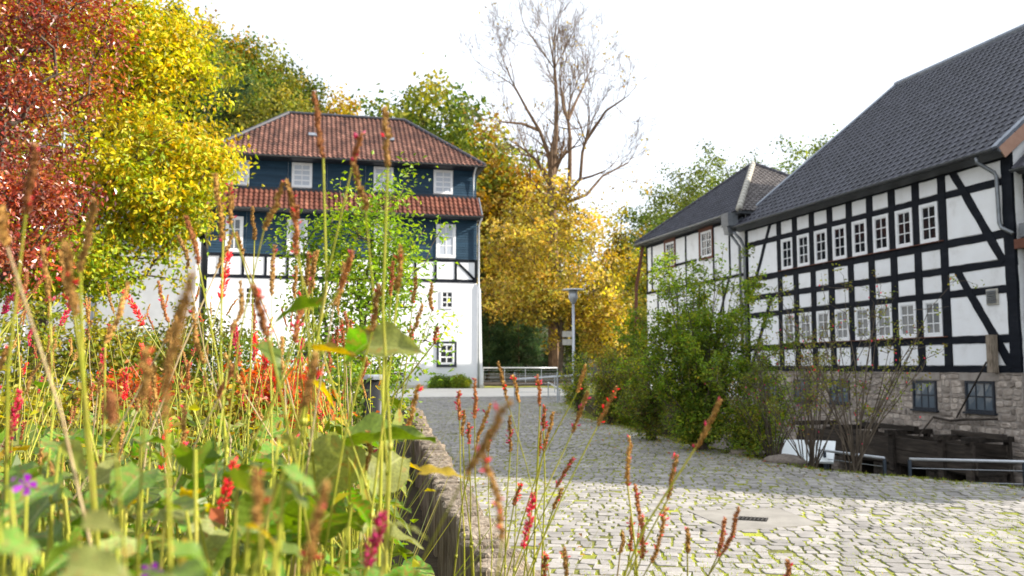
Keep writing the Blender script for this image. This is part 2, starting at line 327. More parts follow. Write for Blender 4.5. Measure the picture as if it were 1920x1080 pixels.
# ------------------------------------------------------------------ terrain
EDGE_Y = np.array([-20, 6.0, 9.5, 10.9, 11.6, 12.8, 15.9, 22.9, 30, 35, 37.5, 40, 60])
EDGE_X = np.array([30, 16., 8.2, 6.24, 5.5, 4.13, 3.23, 1.85, 1.75, 2.1, 5.5, 12.5, 30])
FEN_Y = np.array([0.9, 1.25, 1.8, 2.75, 3.95, 8.1, 12.5, 14.5])
FEN_X = np.array([1.05, .75, .36, .0, -.20, -.79, -1.35, -1.8])
def xedge(Y): return np.interp(Y, EDGE_Y, EDGE_X)
def xfen(Y): return np.interp(Y, np.append(FEN_Y, [16, 24, 30, 44]), np.append(FEN_X, [-2.2, -3.2, -5.5, -12]))
def yard(Y): return np.clip((Y - 10) * .46 / 34, 0, .5)
def gz(x, Y):
    x = np.asarray(x, float); Y = np.asarray(Y, float); z = yard(Y)
    e = x - xedge(Y)                                        # beyond the cobble edge: bank, terrace, mill race
    drop = .95 * smooth(.25, 1.15, e) + 1.5 * smooth(1.9, 2.6, e) * (Y < 40)
    z = z - drop * smooth(40.5, 37.0, Y) * smooth(2, 5, Y + 3)
    far = smooth(46, 56, Y) * smooth(0, 14, x - 2) * -.6     # stream beyond the railing
    z = z + far
    hill = np.clip((-x - 8 + (Y - 58) * .12), 0, None) * .80 * smooth(53, 66, Y)
    z = z + 34 * (1 - np.exp(-hill / 30))
    rh = np.clip(Y - 75, 0, None) * .12 * smooth(-5, 25, x)
    return z + np.minimum(rh, 22)
xs = np.unique(np.concatenate([np.linspace(-600, -40, 15), np.arange(-40, -8, 1.6), np.arange(-8, 17, .22), np.arange(17, 40, 1.6), np.linspace(40, 600, 15)]))
ys = np.unique(np.concatenate([np.linspace(-60, 0, 7), np.arange(0, 44, .24), np.arange(44, 80, 1.2), np.arange(80, 140, 4), np.linspace(140, 1100, 14)]))
GX, GY = np.meshgrid(xs, ys); V = np.stack([GX, GY, gz(GX, GY) + .0125 + .006 * np.clip(.5 + .45 * np.sin(GX * 1.9 + .7 * GY) * np.sin(GY * 1.3 - GX * .6) + .3 * np.sin(GX * .7 - GY * .4), 0, 1)], -1).reshape(-1, 3)
nx, ny = len(xs), len(ys); ii = (np.arange(ny - 1)[:, None] * nx + np.arange(nx - 1)[None]).ravel()
# ground material: mossy joint earth in the yard, leaf litter and rough grass elsewhere
gm = mat('ground', [(.05, .043, .035), (.20, .21, .03), (.40, .42, .03)], 1.6, .95, .6, 55, detail=9)
t = gm.node_tree; N = t.nodes.new; K = t.links.new; bs = [n for n in t.nodes if n.type == 'BSDF_PRINCIPLED'][0]; rp = [n for n in t.nodes if n.type == 'VALTORGB'][0]
at2 = N('ShaderNodeAttribute'); at2.attribute_name = 'rnd'
r2 = N('ShaderNodeValToRGB'); nn = [n for n in t.nodes if n.type == 'TEX_NOISE'][0]; K(nn.outputs[0], r2.inputs[0])
r2.color_ramp.elements[0].color = (.035, .03, .015, 1); r2.color_ramp.elements[0].position = .35; r2.color_ramp.elements[1].color = (.09, .075, .03, 1); r2.color_ramp.elements[1].position = .65
mxn = N('ShaderNodeMix'); mxn.data_type = 'RGBA'; K(at2.outputs['Fac'], mxn.inputs[0]); K(rp.outputs[0], mxn.inputs[6]); K(r2.outputs[0], mxn.inputs[7]); K(mxn.outputs[2], bs.inputs['Base Color'])
yv, xv = V[:, 1], V[:, 0]
wild = 1 - (smooth(.15, -.3, xv - xedge(yv)) * smooth(.0, .3, xv - xfen(yv)) * (yv < 46) * (yv > 1))
ground = link('ground', mesh_np('ground', V, np.stack([ii, ii + 1, ii + nx + 1, ii + nx], 1), True, {'rnd': wild}), gm)
tag(ground, kind='structure')
# raised soil of the flower bed behind the palisade
by = np.concatenate([np.arange(.2, 15.5, .3)]); V = []; F = []
for i, Y in enumerate(by):
    xr = float(xfen(max(Y, .9))) - .05
    for j, xx in enumerate(np.linspace(xr, xr - 9, 19)):
        V.append((xx, Y, .46 + .05 * math.sin(xx * 3 + Y * 2) + (.25 * smooth(3, 8, Y)) * smooth(0, 1.5, xr - xx)))
for i in range(len(by) - 1):
    for j in range(18): a = i * 19 + j; F.append((a, a + 1, a + 20, a + 19))
tag(link('flower_bed_soil', mesh_np('flower_bed_soil', V, np.array(F)[:, ::-1], True), M['soil']), kind='structure')
# pale paved strip in front of the blue house
mb = MB(); pts = []
HD = np.array([0.97341243, 0.22905947]); HN = np.array([-HD[1], HD[0]]); HA = np.array([-1.67328, 44.0])
def hw(x, y): return HA + HD * x + HN * y
V = []; F = []; sx_ = np.linspace(-16, 3.2, 24)
for xx in sx_:
    for yy in (-9.6, -7, -4, -1.0): p = hw(xx, yy + .12 * math.sin(xx * 1.3) * (yy < -9)); V.append((p[0], p[1], float(gz(p[0], p[1])) + .03))
for i in range(23):
    for j in range(3): a = i * 4 + j; F.append((a, a + 4, a + 5, a + 1))
tag(link('pavement', mesh_np('pavement', V, F, True), M['strip']), kind='structure')
# water of the mill race
mb = MB(); mb.add([(3.2, 9, -1.75), (30, 9, -1.75), (30, 41, -1.75), (3.2, 41, -1.75)], [(0, 1, 2, 3)])
tag(mb.build('water', M['water']), kind='structure')

# ------------------------------------------------------------------ cobblestones
def in_slab(x, y):
    return 0
SLAB = [(1.81, 9.24), (2.80, 9.41), (2.91, 8.45), (2.00, 8.13)]
def inside(px, py, poly, grow=-.015):
    c = np.mean(poly, 0); ok = np.ones(np.shape(px), bool); n = len(poly)
    for i in range(n):
        a = np.array(poly[i]); b = np.array(poly[(i + 1) % n]); nn_ = np.array([b[1] - a[1], -(b[0] - a[0])]); nn_ = nn_ / np.linalg.norm(nn_)
        if (c - a) @ nn_ > 0: nn_ = -nn_
        ok &= ((px - a[0]) * nn_[0] + (py - a[1]) * nn_[1]) < grow
    return ok
ang = math.radians(-6); cu = np.array([math.cos(ang), math.sin(ang)]); cv = np.array([-cu[1], cu[0]])
stones = []
v_ = -12.0
while v_ < 42:
    rowh = rng.uniform(.12, .175); u_ = -30 + rng.uniform(0, .2); drift = rng.uniform(-.02, .02)
    ln = rng.uniform(.085, .20, 520); us = u_ + np.cumsum(ln) - ln / 2
    # rows wander a little
    vv = v_ + rowh / 2 + .07 * np.sin(us * .45 + v_ * .3) + rng.normal(0, .006, len(us))
    P = us[:, None] * cu + vv[:, None] * cv
    ok = (P[:, 1] > 5.6) & (P[:, 1] < 35.3) & (P[:, 0] < xedge(P[:, 1]) + .12) & (P[:, 0] > xfen(P[:, 1]) + .05) & (np.abs(P[:, 0]) < P[:, 1] * .66 + .4)
    ok &= ~inside(P[:, 0], P[:, 1], SLAB)
    for k in np.nonzero(ok)[0]: stones.append((P[k, 0], P[k, 1], ln[k], rowh))
    v_ += rowh
stones = np.array(stones)
stones = stones[rng.uniform(size=len(stones)) > .012]
ring = np.array([(-1, -.74), (-.84, -1), (.84, -1), (1, -.74), (1, .74), (.84, 1), (-.84, 1), (-1, .74)]) * .5
def stone_unit(seed):
    g = np.random.default_rng(seed); r = ring * (1 + g.normal(0, .07, (8, 2))); wedge = g.normal(0, .18, 2); r = np.c_[r[:, 0] * (1 + wedge[0] * r[:, 1]), r[:, 1] * (1 + wedge[1] * r[:, 0])]
    V = np.concatenate([np.c_[r * .99, np.full(8, -.03)], np.c_[r * .985, np.full(8, .0185) + g.normal(0, .0005, 8)], np.c_[r * .945, np.full(8, .0213) + g.normal(0, .0006, 8)], [[g.normal(0, .08), g.normal(0, .08), .0218]]])
    F = [(i + a, (i + 1) % 8 + a, (i + 1) % 8 + a + 8, i + a + 8) for a in (0, 8) for i in range(8)] + [(16 + i, 16 + (i + 1) % 8, 24) for i in range(8)]
    return V, F
units = [stone_unit(s) for s in range(14)]
dist = np.hypot(stones[:, 0], stones[:, 1]); order = np.argsort(dist)
vis = order[np.abs(stones[order, 0]) < stones[order, 1] * .575]
single = set(vis[:300].tolist())
umesh = []
for V, F in units:
    me = bpy.data.meshes.new('cobblestone'); me.from_pydata(V.tolist(), [], F); me.materials.append(M['cobble']); umesh.append(me)
VV = []; FF4 = []; FF3 = []; RR = []; base = 0
UT = [np.array([list(f) if len(f) == 4 else [f[0], f[1], f[2], f[2]] for f in F]) for V, F in units]
tri = []
for k in range(len(stones)):
    x, y, l, h = stones[k]; j = int(rng.integers(14)); rot = ang + rng.normal(0, .05) + (math.pi if rng.uniform() < .5 else 0)
    sx, sy = l - rng.uniform(.010, .034), h - rng.uniform(.008, .020); sz = rng.uniform(.96, 1.12); z = float(yard(y)) + rng.normal(0, .0016) - .10 * float(smooth(-.05, .3, x - xedge(y)))
    tx, ty = rng.normal(0, .007, 2)
    if k in single:
        o = bpy.data.objects.new('cobblestone', umesh[j]); COL.objects.link(o); o.parent = ground
        o.location = (x, y, z); o.rotation_euler = (tx, ty, rot); o.scale = (sx, sy, sz)
    else:
        V = units[j][0] * np.array([sx, sy, sz]); V[:, 2] += V[:, 0] * tx + V[:, 1] * ty
        c, s_ = math.cos(rot), math.sin(rot); W = np.c_[V[:, 0] * c - V[:, 1] * s_ + x, V[:, 0] * s_ + V[:, 1] * c + y, V[:, 2] + z]
        VV.append(W); Fj = np.array([f for f in units[j][1] if len(f) == 4]); Tj = np.array([f for f in units[j][1] if len(f) == 3])
        FF3.append(np.concatenate([Fj[:, [0, 1, 2]], Fj[:, [0, 2, 3]], Tj]) + base); base += len(W); RR.append(np.full(len(W), rng.uniform()))
o = link('cobblestones', mesh_np('cobblestones', np.concatenate(VV), np.concatenate(FF3), False, {'rnd': np.concatenate(RR)}), M['cobble_far'], ground)
o['kind'] = 'stuff'
# concrete drain slab with grating
sl = thing('drain_slab', 'pale concrete slab with small iron grating set in the cobbles', 'drain cover', (2.4, 8.8, 0))
mb = MB(); mb.prism([(p[0] - 2.4, p[1] - 8.8) for p in SLAB], -.05, .032, 'z'); mb.build('slab', M['concrete'], sl); sl.location.z = -.006
gr = MB(); gu = np.array([.93, -.36]); gv = np.array([.36, .93])
for i in range(8):
    for (o_, ww, hh) in ((-.13 + i * .037, .012, .19),):
        c = gu * o_ + np.array([-.06, -.08]); q = [c + gu * s * ww / 2 + gv * t_ * hh / 2 for s, t_ in ((-1, -1), (1, -1), (1, 1), (-1, 1))]; gr.prism([tuple(p) for p in q], .033, .041, 'z')
for i in range(6):
    c = gv * (-.085 + i * .034) + np.array([-.06, -.08]); q = [c + gu * s * .27 / 2 + gv * t_ * .010 / 2 for s, t_ in ((-1, -1), (1, -1), (1, 1), (-1, 1))]; gr.prism([tuple(p) for p in q], .0335, .039, 'z')
gr.build('grating', M['iron'], sl)
mb = MB(); q = [np.array([-.06, -.08]) + gu * s * .14 + gv * t_ * .10 for s, t_ in ((-1, -1), (1, -1), (1, 1), (-1, 1))]; mb.prism([tuple(p) for p in q], .0, .0325, 'z'); mb.build('drain_opening', M['black'], sl)
# grass and moss tufts in the joints and along the yard edge
def grass_blades(P, h, wd, cols, wts, lean=.5):
    n = len(P); d = rng.normal(0, lean, (n, 2)); top = P + np.c_[d * h[:, None], h]; s = rng.normal(size=(n, 2)); s /= np.linalg.norm(s, axis=1, keepdims=True); s = np.c_[s * wd[:, None], np.zeros(n)]
    mid = P * .5 + top * .5 - np.c_[d * h[:, None] * .18, np.zeros(n)]
    V = np.stack([P - s, P + s, mid + s * .8, mid - s * .8, top], 1).reshape(-1, 3); i = np.arange(n)[:, None] * 5
    F = np.concatenate([i + np.array([[0, 1, 2]]), i + np.array([[0, 2, 3]]), i + np.array([[3, 2, 4]])]); return V, F, np.repeat(palette(n, cols, wts, .2), 5, 0)
g1 = []; hs_ = []
tx_ = rng.uniform(-2, 8, 9000); ty_ = 5.8 + 9 * rng.uniform(0, 1, 9000) ** 1.3
dens = (np.sin(tx_ * 1.7 + ty_ * .8) + np.sin(ty_ * 2.3 - tx_ * .9) + np.sin(tx_ * .6 - ty_ * .5 + 2)) / 3 + rng.normal(0, .35, 9000)
keep = (dens > .12) & (tx_ > xfen(ty_) + .1) & (tx_ < xedge(ty_)) & ~inside(tx_, ty_, SLAB)
for x, y in np.c_[tx_, ty_][keep]:
    n = int(rng.integers(5, 13)); q = rng.normal(0, .03, (n, 2)); g1.append(np.c_[x + q[:, 0], y + q[:, 1], np.full(n, float(yard(y)) + .004)]); hs_.append(rng.uniform(.014, .038, n))
ey = rng.uniform(10.8, 30, 1500); ex = xedge(ey) + rng.normal(-.05, .25, 1500)
for x, y in np.c_[ex, ey]:
    n = int(rng.integers(6, 14)); q = rng.normal(0, .05, (n, 2)); zz = np.asarray(gz(x + q[:, 0], y + q[:, 1])); g1.append(np.c_[x + q[:, 0], y + q[:, 1], zz]); hs_.append(rng.uniform(.02, .05, n))
g1 = np.concatenate(g1); hs_ = np.concatenate(hs_)
V, F, c = grass_blades(g1, hs_, np.full(len(g1), .0045), [(.20, .26, .02), (.30, .34, .03), (.10, .13, .02), (.26, .22, .09)], [4, 4, 3, 2])
tag(link('grass', mesh_np('grass', V, F, attrs={'col': c}), M['leaf']), 'short mossy grass growing in the cobble joints and along the verge', 'grass', kind='stuff')

# ------------------------------------------------------------------ windows
def window(parent, x0, x1, z0, z1, cols, rows, y=0., fr=.07, depth=.06, m_frame='white_paint', m_glass='glass_dark', mull=.028, casement=True, fr_bottom=None, proud=.0):
    """frame as the part; panes, casement bars as sub-parts. y: front plane of the frame"""
    fb = fr_bottom or fr
    f = MB(); f.box(x0, x0 + fr, y, y + depth, z0, z1); f.box(x1 - fr, x1, y, y + depth, z0, z1); f.box(x0 + fr, x1 - fr, y + .001, y + depth, z1 - fr, z1); f.box(x0 + fr, x1 - fr, y + .001, y + depth, z0, z0 + fb)
    w_ = f.build('window', M[m_frame], parent)
    ix0, ix1, iz0, iz1 = x0 + fr, x1 - fr, z0 + fb, z1 - fr
    if casement:
        b = .028; s = MB(); yy = y + .016
        for a0, a1 in ((ix0, (ix0 + ix1) / 2 - .002), ((ix0 + ix1) / 2 + .002, ix1)) if casement == 2 else ((ix0, ix1),):
            s.box(a0 + .003, a0 + b, yy, yy + .04, iz0 + .003, iz1 - .003); s.box(a1 - b, a1 - .003, yy, yy + .04, iz0 + .003, iz1 - .003); s.box(a0 + b, a1 - b, yy + .001, yy + .04, iz1 - b, iz1 - .003); s.box(a0 + b, a1 - b, yy + .001, yy + .04, iz0 + .003, iz0 + b)
        s.build('casement', M[m_frame], w_)
    m_ = MB(); yy = y + .022
    for i in range(1, cols):
        if casement == 2 and cols % 2 == 0 and i == cols // 2: continue
        xx = ix0 + (ix1 - ix0) * i / cols; m_.box(xx - mull / 2, xx + mull / 2, yy, yy + .022, iz0 + .01, iz1 - .01)
    for j in range(1, rows):
        zz = iz0 + (iz1 - iz0) * j / rows; m_.box(ix0 + .01, ix1 - .01, yy + .002, yy + .021, zz - mull / 2, zz + mull / 2)
    if m_.v: m_.build('glazing_bars', M[m_frame], w_)
    for i in range(cols):
        for j in range(rows):
            a0 = ix0 + (ix1 - ix0) * i / cols; a1 = ix0 + (ix1 - ix0) * (i + 1) / cols; b0 = iz0 + (iz1 - iz0) * j / rows; b1 = iz0 + (iz1 - iz0) * (j + 1) / rows
            e = random.uniform(-.007, .007); MB().add([(a0, y + .034 + e, b0), (a1, y + .034 - e, b0), (a1, y + .034, b1), (a0, y + .034, b1)], [(0, 1, 2, 3)]).build('pane', M[m_glass], w_)
    return w_

# ------------------------------------------------------------------ half-timbered mill (local x: to the right along the front, y: into the house)
D1 = np.array([-0.26592911, 0.96399259]); N1 = np.array([0.96399259, 0.26592911]); A1 = np.array([11.44496, 24.0])
MZ = math.atan2(-D1[1], -D1[0])
def mw(x, y): return A1 - D1 * x + N1 * y
mill = thing('half_timbered_mill', 'long white half-timbered mill with black beams, slate roof and rubble stone base', 'building', (*A1, 0), MZ)
XL, XR = -9.6, 2.92
mb = MB(); mb.box(XL, XR, .06, 14.55, 1.36, 6.80); mb.prism([(.06, 6.80), (14.55, 6.80), (7.3, 12.75)], XL, XR, 'x'); mb.build('wall', M['plaster'], mill)
SP = .984; WX = [.085 - SP * k for k in range(8)]
posts = [.085 + SP * .5 + .01] + [w_ - SP * .5 for w_ in WX]; PW = .27
rails = [(6.62, 6.84), (5.99, 6.17), (4.67, 4.87), (3.97, 4.15), (3.32, 3.50), (2.10, 2.29), (1.36, 1.53)]
T = M['timber']
for a, b in rails: beam('timber_beam', T, mill, (XL, (a + b) / 2), (XR, (a + b) / 2), b - a, -.022, .06)
for x in posts: beam('timber_post', T, mill, (x, 1.5), (x, 6.66), PW, -.028, .06, .009)
beam('timber_post', T, mill, (XL + .10, 1.5), (XL + .10, 6.66), .2, -.03, .06); beam('timber_post', T, mill, (XR - .155, 1.5), (XR - .155, 6.66), .31, -.03, .06)
beam('timber_brace', T, mill, (1.0, 6.68), (2.56, 4.08), .22, -.033, .05); beam('timber_brace', T, mill, (1.03, 4.02), (2.66, 1.48), .22, -.033, .05)
beam('timber_brace', T, mill, (-7.82, 6.68), (-9.3, 4.02), .16, -.033, .05); beam('timber_brace', T, mill, (-7.84, 4.0), (-9.35, 1.48), .16, -.033, .05)
# plaster infill panels, one by one
colsx = [XL + .2] + sorted(posts) + [XR - .31]
spans = []
sp_ = sorted(posts)
spans.append((XL + .2, sp_[0] - PW / 2)); spans += [(sp_[i] + PW / 2, sp_[i + 1] - PW / 2) for i in range(len(sp_) - 1)]; spans.append((sp_[-1] + PW / 2, XR - .31))
zr = [(rails[i + 1][1], rails[i][0]) for i in range(6)]
for ci, (a, b) in enumerate(spans):
    for ri, (z0, z1) in enumerate(zr):
        if 0 < ci < len(spans) - 1 and ri in (1, 4): continue
        mb = MB(); e = .012; yb = -.004 + random.uniform(-.004, .004)
        V = [(a - e, .07, z0 - e), (b + e, .07, z0 - e), (b + e, .07, z1 + e), (a - e, .07, z1 + e), (a + .02, yb, z0 + .02), (b - .02, yb, z0 + .02), (b - .02, yb, z1 - .02), (a + .02, yb, z1 - .02),
             (a, .012, z0), (b, .012, z0), (b, .012, z1), (a, .012, z1)]
        mb.add(V, [(4, 5, 6, 7), (8, 9, 5, 4), (9, 10, 6, 5), (10, 11, 7, 6), (11, 8, 4, 7), (0, 1, 9, 8), (1, 2, 10, 9), (2, 3, 11, 10), (3, 0, 8, 11)]).build('plaster_panel', M['plaster'], mill)
for k, x in enumerate(WX):
    window(mill, x - .345, x + .345, 4.895, 5.985, 2, 3, -.035, .085, .09, m_glass='glass_dark')
    window(mill, x - .345, x + .345, 2.315, 3.325, 2, 3, -.035, .085, .09, m_glass='glass_grey')
for z in (4.868, 2.290):
    mb = MB(); mb.box(-7.3, .62, -.085, .0, z, z + .024); mb.build('window_sill', M['timber_brown'], mill)
# stone base
mb = MB(); mb.box(XL, XR + .0, .0, 14.55, -2.4, 1.358); mb.build('stone_base', M['stone_mortar'], mill); sbase = mill.children[-1]
bwins = [(-.35, .90, .34, 1.12), (1.61, .95, .36, 1.14), (-4.1, 1.0, .36, 1.09), (-6.1, 1.0, .34, 1.08), (-8.05, 1.0, .33, 1.05)]
def in_bw(x0, x1, z0, z1): return any(x1 > c - w_ / 2 - .02 and x0 < c + w_ / 2 + .02 and z1 > a - .02 and z0 < b + .03 for c, w_, a, b in bwins)
items = []; z = -2.1
while z < 1.33:
    h = random.uniform(.09, .19); x = XL + random.uniform(0, .2)
    if z + h > 1.34: h = 1.35 - z
    while x < XR - .05:
        l = min(random.choice((.12, .2, .3, .42)) * random.uniform(.8, 1.3), XR - x)
        if l > .08:
            items.append((x, x + l, z, z + h))
        x += l
    z += h
its = []
for x0, x1, z0, z1 in items:
    for c, w_, a, b in bwins:
        if z1 > a and z0 < b + .03:
            if x0 < c - w_ / 2 < x1: x1 = c - w_ / 2 - .005
            elif x0 < c + w_ / 2 < x1: x0 = c + w_ / 2 + .005
    if x1 - x0 > .06 and not in_bw(x0 + .02, x1 - .02, z0 + .02, z1 - .05): its.append((x0, x1, z0, z1))
def rubble(x0, x1, z0, z1, r=0., mb=None):
    mb = mb or MB(); cx, cz = (x0 + x1) / 2, (z0 + z1) / 2; hx, hz = (x1 - x0) / 2 - .008, (z1 - z0) / 2 - .007; d = random.uniform(.010, .032)
    O = [(-1, -.5), (-.7, -1), (.65, -1), (1, -.55), (1, .5), (.6, 1), (-.7, 1), (-1, .55)]
    O = [(a * random.uniform(.82, 1.05), b * random.uniform(.74, 1.12)) for a, b in O]; cz += random.uniform(-.02, .02)
    V = [(cx + a * hx, .02, cz + b * hz) for a, b in O] + [(cx + a * hx * .97, -d * .6, cz + b * hz * .97) for a, b in O] + [(cx + a * hx * .74, -d + random.uniform(-.008, .008), cz + b * hz * .72) for a, b in O]
    F = [(i + q, (i + 1) % 8 + q, (i + 1) % 8 + q + 8, i + q + 8) for q in (0, 8) for i in range(8)] + [tuple(16 + i for i in range(8))]
    return mb.add(V, F, r)
# the stones that show largest: nearest the right end and above the flume
its.sort(key=lambda q: (0 if (q[2] > -.9 and q[1] > -4.2) else 1, -q[0]))
rest = MB()
for k, q in enumerate(its):
    if k < 296: rubble(*q).build('stone', M['stone'], sbase)
    else: rubble(*q, r=random.uniform(.01, 1), mb=rest)
o = rest.build('stones', M['stone_rest'], sbase); o['kind'] = 'stuff'
for c, w_, a, b in bwins: window(mill, c - w_ / 2, c + w_ / 2, a, b, 3, 2, -.045, .06, .09, m_frame='navy', m_glass='glass_blue', casement=False, mull=.035)
for c, w_, a, b in bwins:
    mb = MB(); mb.box(c - w_ / 2 - .05, c + w_ / 2 + .05, -.10, .0, a - .05, a - .003); mb.build('window_sill', M['navy'], mill)
for a, b in ((-.95, .25), (.95, 2.25)): mb = MB(); mb.box(a, b, -.035, .0, 1.15, 1.352); mb.build('lintel', M['stone_mortar'], mill)
# louvred vent
v = MB(); v.box(1.99, 2.35, -.05, -.005, 3.05, 3.44); vo = v.build('vent', M['mortar'], mill)
for j in range(6):
    z = 3.085 + j * .055; mb = MB(); mb.add([(2.02, -.052, z), (2.31, -.052, z), (2.31, -.085, z + .012), (2.02, -.085, z + .012), (2.02, -.052, z + .045), (2.31, -.052, z + .045)], [(0, 1, 2, 3), (3, 2, 5, 4)]).build('louvre', M['zinc'], vo)
# roof
EY, EZ, RY, RZ = -.42, 6.80, 7.3, 13.08; XV0, XV1 = -9.85, 2.98
ROOF_A = math.atan2(RZ - EZ, RY - EY); RL = math.hypot(RZ - EZ, RY - EY)
mb = MB(); th = .14
mb.prism([(EY, EZ - .06), (RY, RZ - .06), (2 * RY - EY, EZ - .06), (2 * RY - EY - .3, EZ - .16), (RY, RZ - .30), (EY + .3, EZ - .16)], XV0 + .03, XV1 - .03, 'x')
roof = mb.build('roof', M['zinc_dark'], mill)
def tile_unit(wd, ln):
    """interlocking clay-slate tile lying in local x (across) y (up the slope), z out of the slope"""
    prof = [(-wd / 2, .0), (-wd / 2 + wd * .07, .026), (-wd / 2 + wd * .17, .030), (-wd / 2 + wd * .27, .004), (wd * .12, .0), (wd / 2 - wd * .08, .002), (wd / 2 + .012, .006)]; n = len(prof)
    low = [(x, -.02 - dy * ln, z + .036) for (x, z), dy in zip(prof, (-.06, .0, .02, .10, .17, .10, -.02))]
    V = low + [(x, ln + .04, z) for x, z in prof] + [(x, y, z - .036) for x, y, z in low]
    F = [(i, i + 1, n + i + 1, n + i) for i in range(n - 1)] + [(2 * n + i, 2 * n + i + 1, i + 1, i) for i in range(n - 1)]
    return V, F
TW, TL = .30, .335
tV, tF = tile_unit(TW, TL); tm = bpy.data.meshes.new('roof_tile'); tm.from_pydata(tV, [], tF); tm.materials.append(M['slate'])
ca, sa = math.cos(ROOF_A), math.sin(ROOF_A)
spots = []
nr = int(RL / TL)
for j in range(nr):
    u = j * TL; off = (j % 2) * TW / 2; x = XV0 + .1 + off
    while x < XV1 - .12:
        spots.append((x, EY + u * ca, EZ + u * sa)); x += TW
cw = np.array([[*mw(a, b), c] for a, b, c in spots]); rel = cw - CAM; fx = 960 + FPX * rel[:, 0] / (rel @ FW); fy = 540 - FPX * (rel @ UP) / (rel @ FW)
infr = (fx < 1915) & (fy > 5); dd = np.linalg.norm(rel, axis=1) + np.where(infr, 0, 1000); sel = set(np.argsort(dd)[:298].tolist())
tVn = np.array(tV); VV = []; FF = []; RR = []; b0 = 0; tFn = np.array(tF)
for k, (x, y, z) in enumerate(spots):
    ty = random.uniform(-.012, .012); tz = random.uniform(-.01, .01)
    if k in sel:
        o = bpy.data.objects.new('roof_tile', tm); COL.objects.link(o); o.parent = roof; o.location = (x, y, z + .005); o.rotation_euler = (ROOF_A, ty, tz)
    else:
        W = tVn.copy(); W[:, 2] += W[:, 0] * -ty; W[:, 1] += W[:, 0] * tz; VV.append(np.c_[W[:, 0] + x, y + W[:, 1] * ca - W[:, 2] * sa, z + .005 + W[:, 1] * sa + W[:, 2] * ca]); FF.append(tFn + b0); b0 += len(W); RR.append(np.full(len(W), random.uniform(.01, 1)))
o = link('roof_tiles', mesh_np('roof_tiles', np.concatenate(VV), np.concatenate(FF), False, {'rnd': np.concatenate(RR)}), M['slate_far'], roof); o['kind'] = 'stuff'
def slope(x, u, h): return (x, EY + u * ca - h * sa, EZ + u * sa + h * ca)
mb = MB(); mb.tube([(XV0, RY, RZ + .02), (XV1, RY, RZ + .02)], .13, 8); mb.build('ridge_cap', M['lead'], roof)
for xv, nm in ((XV0, -1), (XV1, 1)):
    mb = MB(); P = [slope(xv - nm * .16, -.03, .075), slope(xv + nm * .02, -.03, .085), slope(xv + nm * .02, RL, .085), slope(xv - nm * .16, RL, .075), slope(xv - nm * .16, -.03, .0), slope(xv + nm * .02, -.03, -.1), slope(xv + nm * .02, RL, -.1), slope(xv - nm * .16, RL, 0)]
    mb.add(P, [(0, 1, 2, 3), (1, 5, 6, 2), (0, 4, 5, 1), (0, 3, 7, 4)]).build('verge_flashing', M['lead'], roof)
mb = MB()
for j in range(26):
    u = j * RL / 26; P = [slope(XV1 - .20, u, .078), slope(XV1 + .01, u, .09), slope(XV1 + .01, u + RL / 26, .105), slope(XV1 - .20, u + RL / 26, .092)]; mb.add(P, [(0, 1, 2, 3)])
mb.build('verge_slates', M['lead'], roof)
mb = MB(); P = [slope(XV1 + .03, 0.0, .02), slope(XV1 + .03, RL, .02), slope(XV1 + .03, RL, -.28), slope(XV1 + .03, 0.0, -.28), slope(XV1 - .0, 0.0, .02), slope(XV1 - .0, RL, .02), slope(XV1 - .0, RL, -.28), slope(XV1 - .0, 0.0, -.28)]
mb.add(P, [(0, 1, 2, 3), (4, 7, 6, 5), (0, 4, 5, 1), (3, 2, 6, 7), (0, 3, 7, 4)]).build('bargeboard', M['salmon'], roof)
def gutter(parent, x0, x1, y, z, r=.075, m='zinc_dark'):
    V = []; F = []; n = 7
    for x in (x0, x1):
        for rr in (r, r - .012):
            for k in range(n): a = math.pi + math.pi * k / (n - 1); V.append((x, y + rr * math.cos(a), z + rr * math.sin(a)))
    for k in range(n - 1): F += [(k, k + 1, 2 * n + k + 1, 2 * n + k), (n + k, 3 * n + k, 3 * n + k + 1, n + k + 1)]
    for e in (0, 2 * n): F += [tuple([e + k for k in range(n)] + [e + n + k for k in range(n - 1, -1, -1)])]
    F += [(0, 2 * n, 3 * n, n), (n - 1, 2 * n - 1, 4 * n - 1, 3 * n - 1)]
    o = MB().add(V, F).build('gutter', M[m], parent)
    mb = MB(); x = x0 + .3
    while x < x1: mb.box(x - .012, x + .012, y - r - .006, y + r, z - .008, z + .004); x += .75
    mb.build('gutter_bracket', M[m], o); return o
gutter(mill, XV0 + .12, XV1 - .05, EY - .07, EZ + .005)
mb = MB(); mb.tube([(2.35, EY - .07, 6.70), (2.36, EY - .07, 6.58), (2.50, -.12, 6.32), (2.55, -.10, 6.2), (2.57, -.10, 5.05), (2.62, -.10, 4.92), (2.98, -.12, 4.72)], .05, 8); mb.build('downpipe', M['zinc'], mill, True)
mb = MB(); mb.tube([(-9.66, EY - .05, 6.62), (-9.62, -.2, 6.35), (-9.52, -.09, 6.0), (-9.52, -.09, -1.2)], .055, 8); mb.build('downpipe', M['zinc'], mill, True)

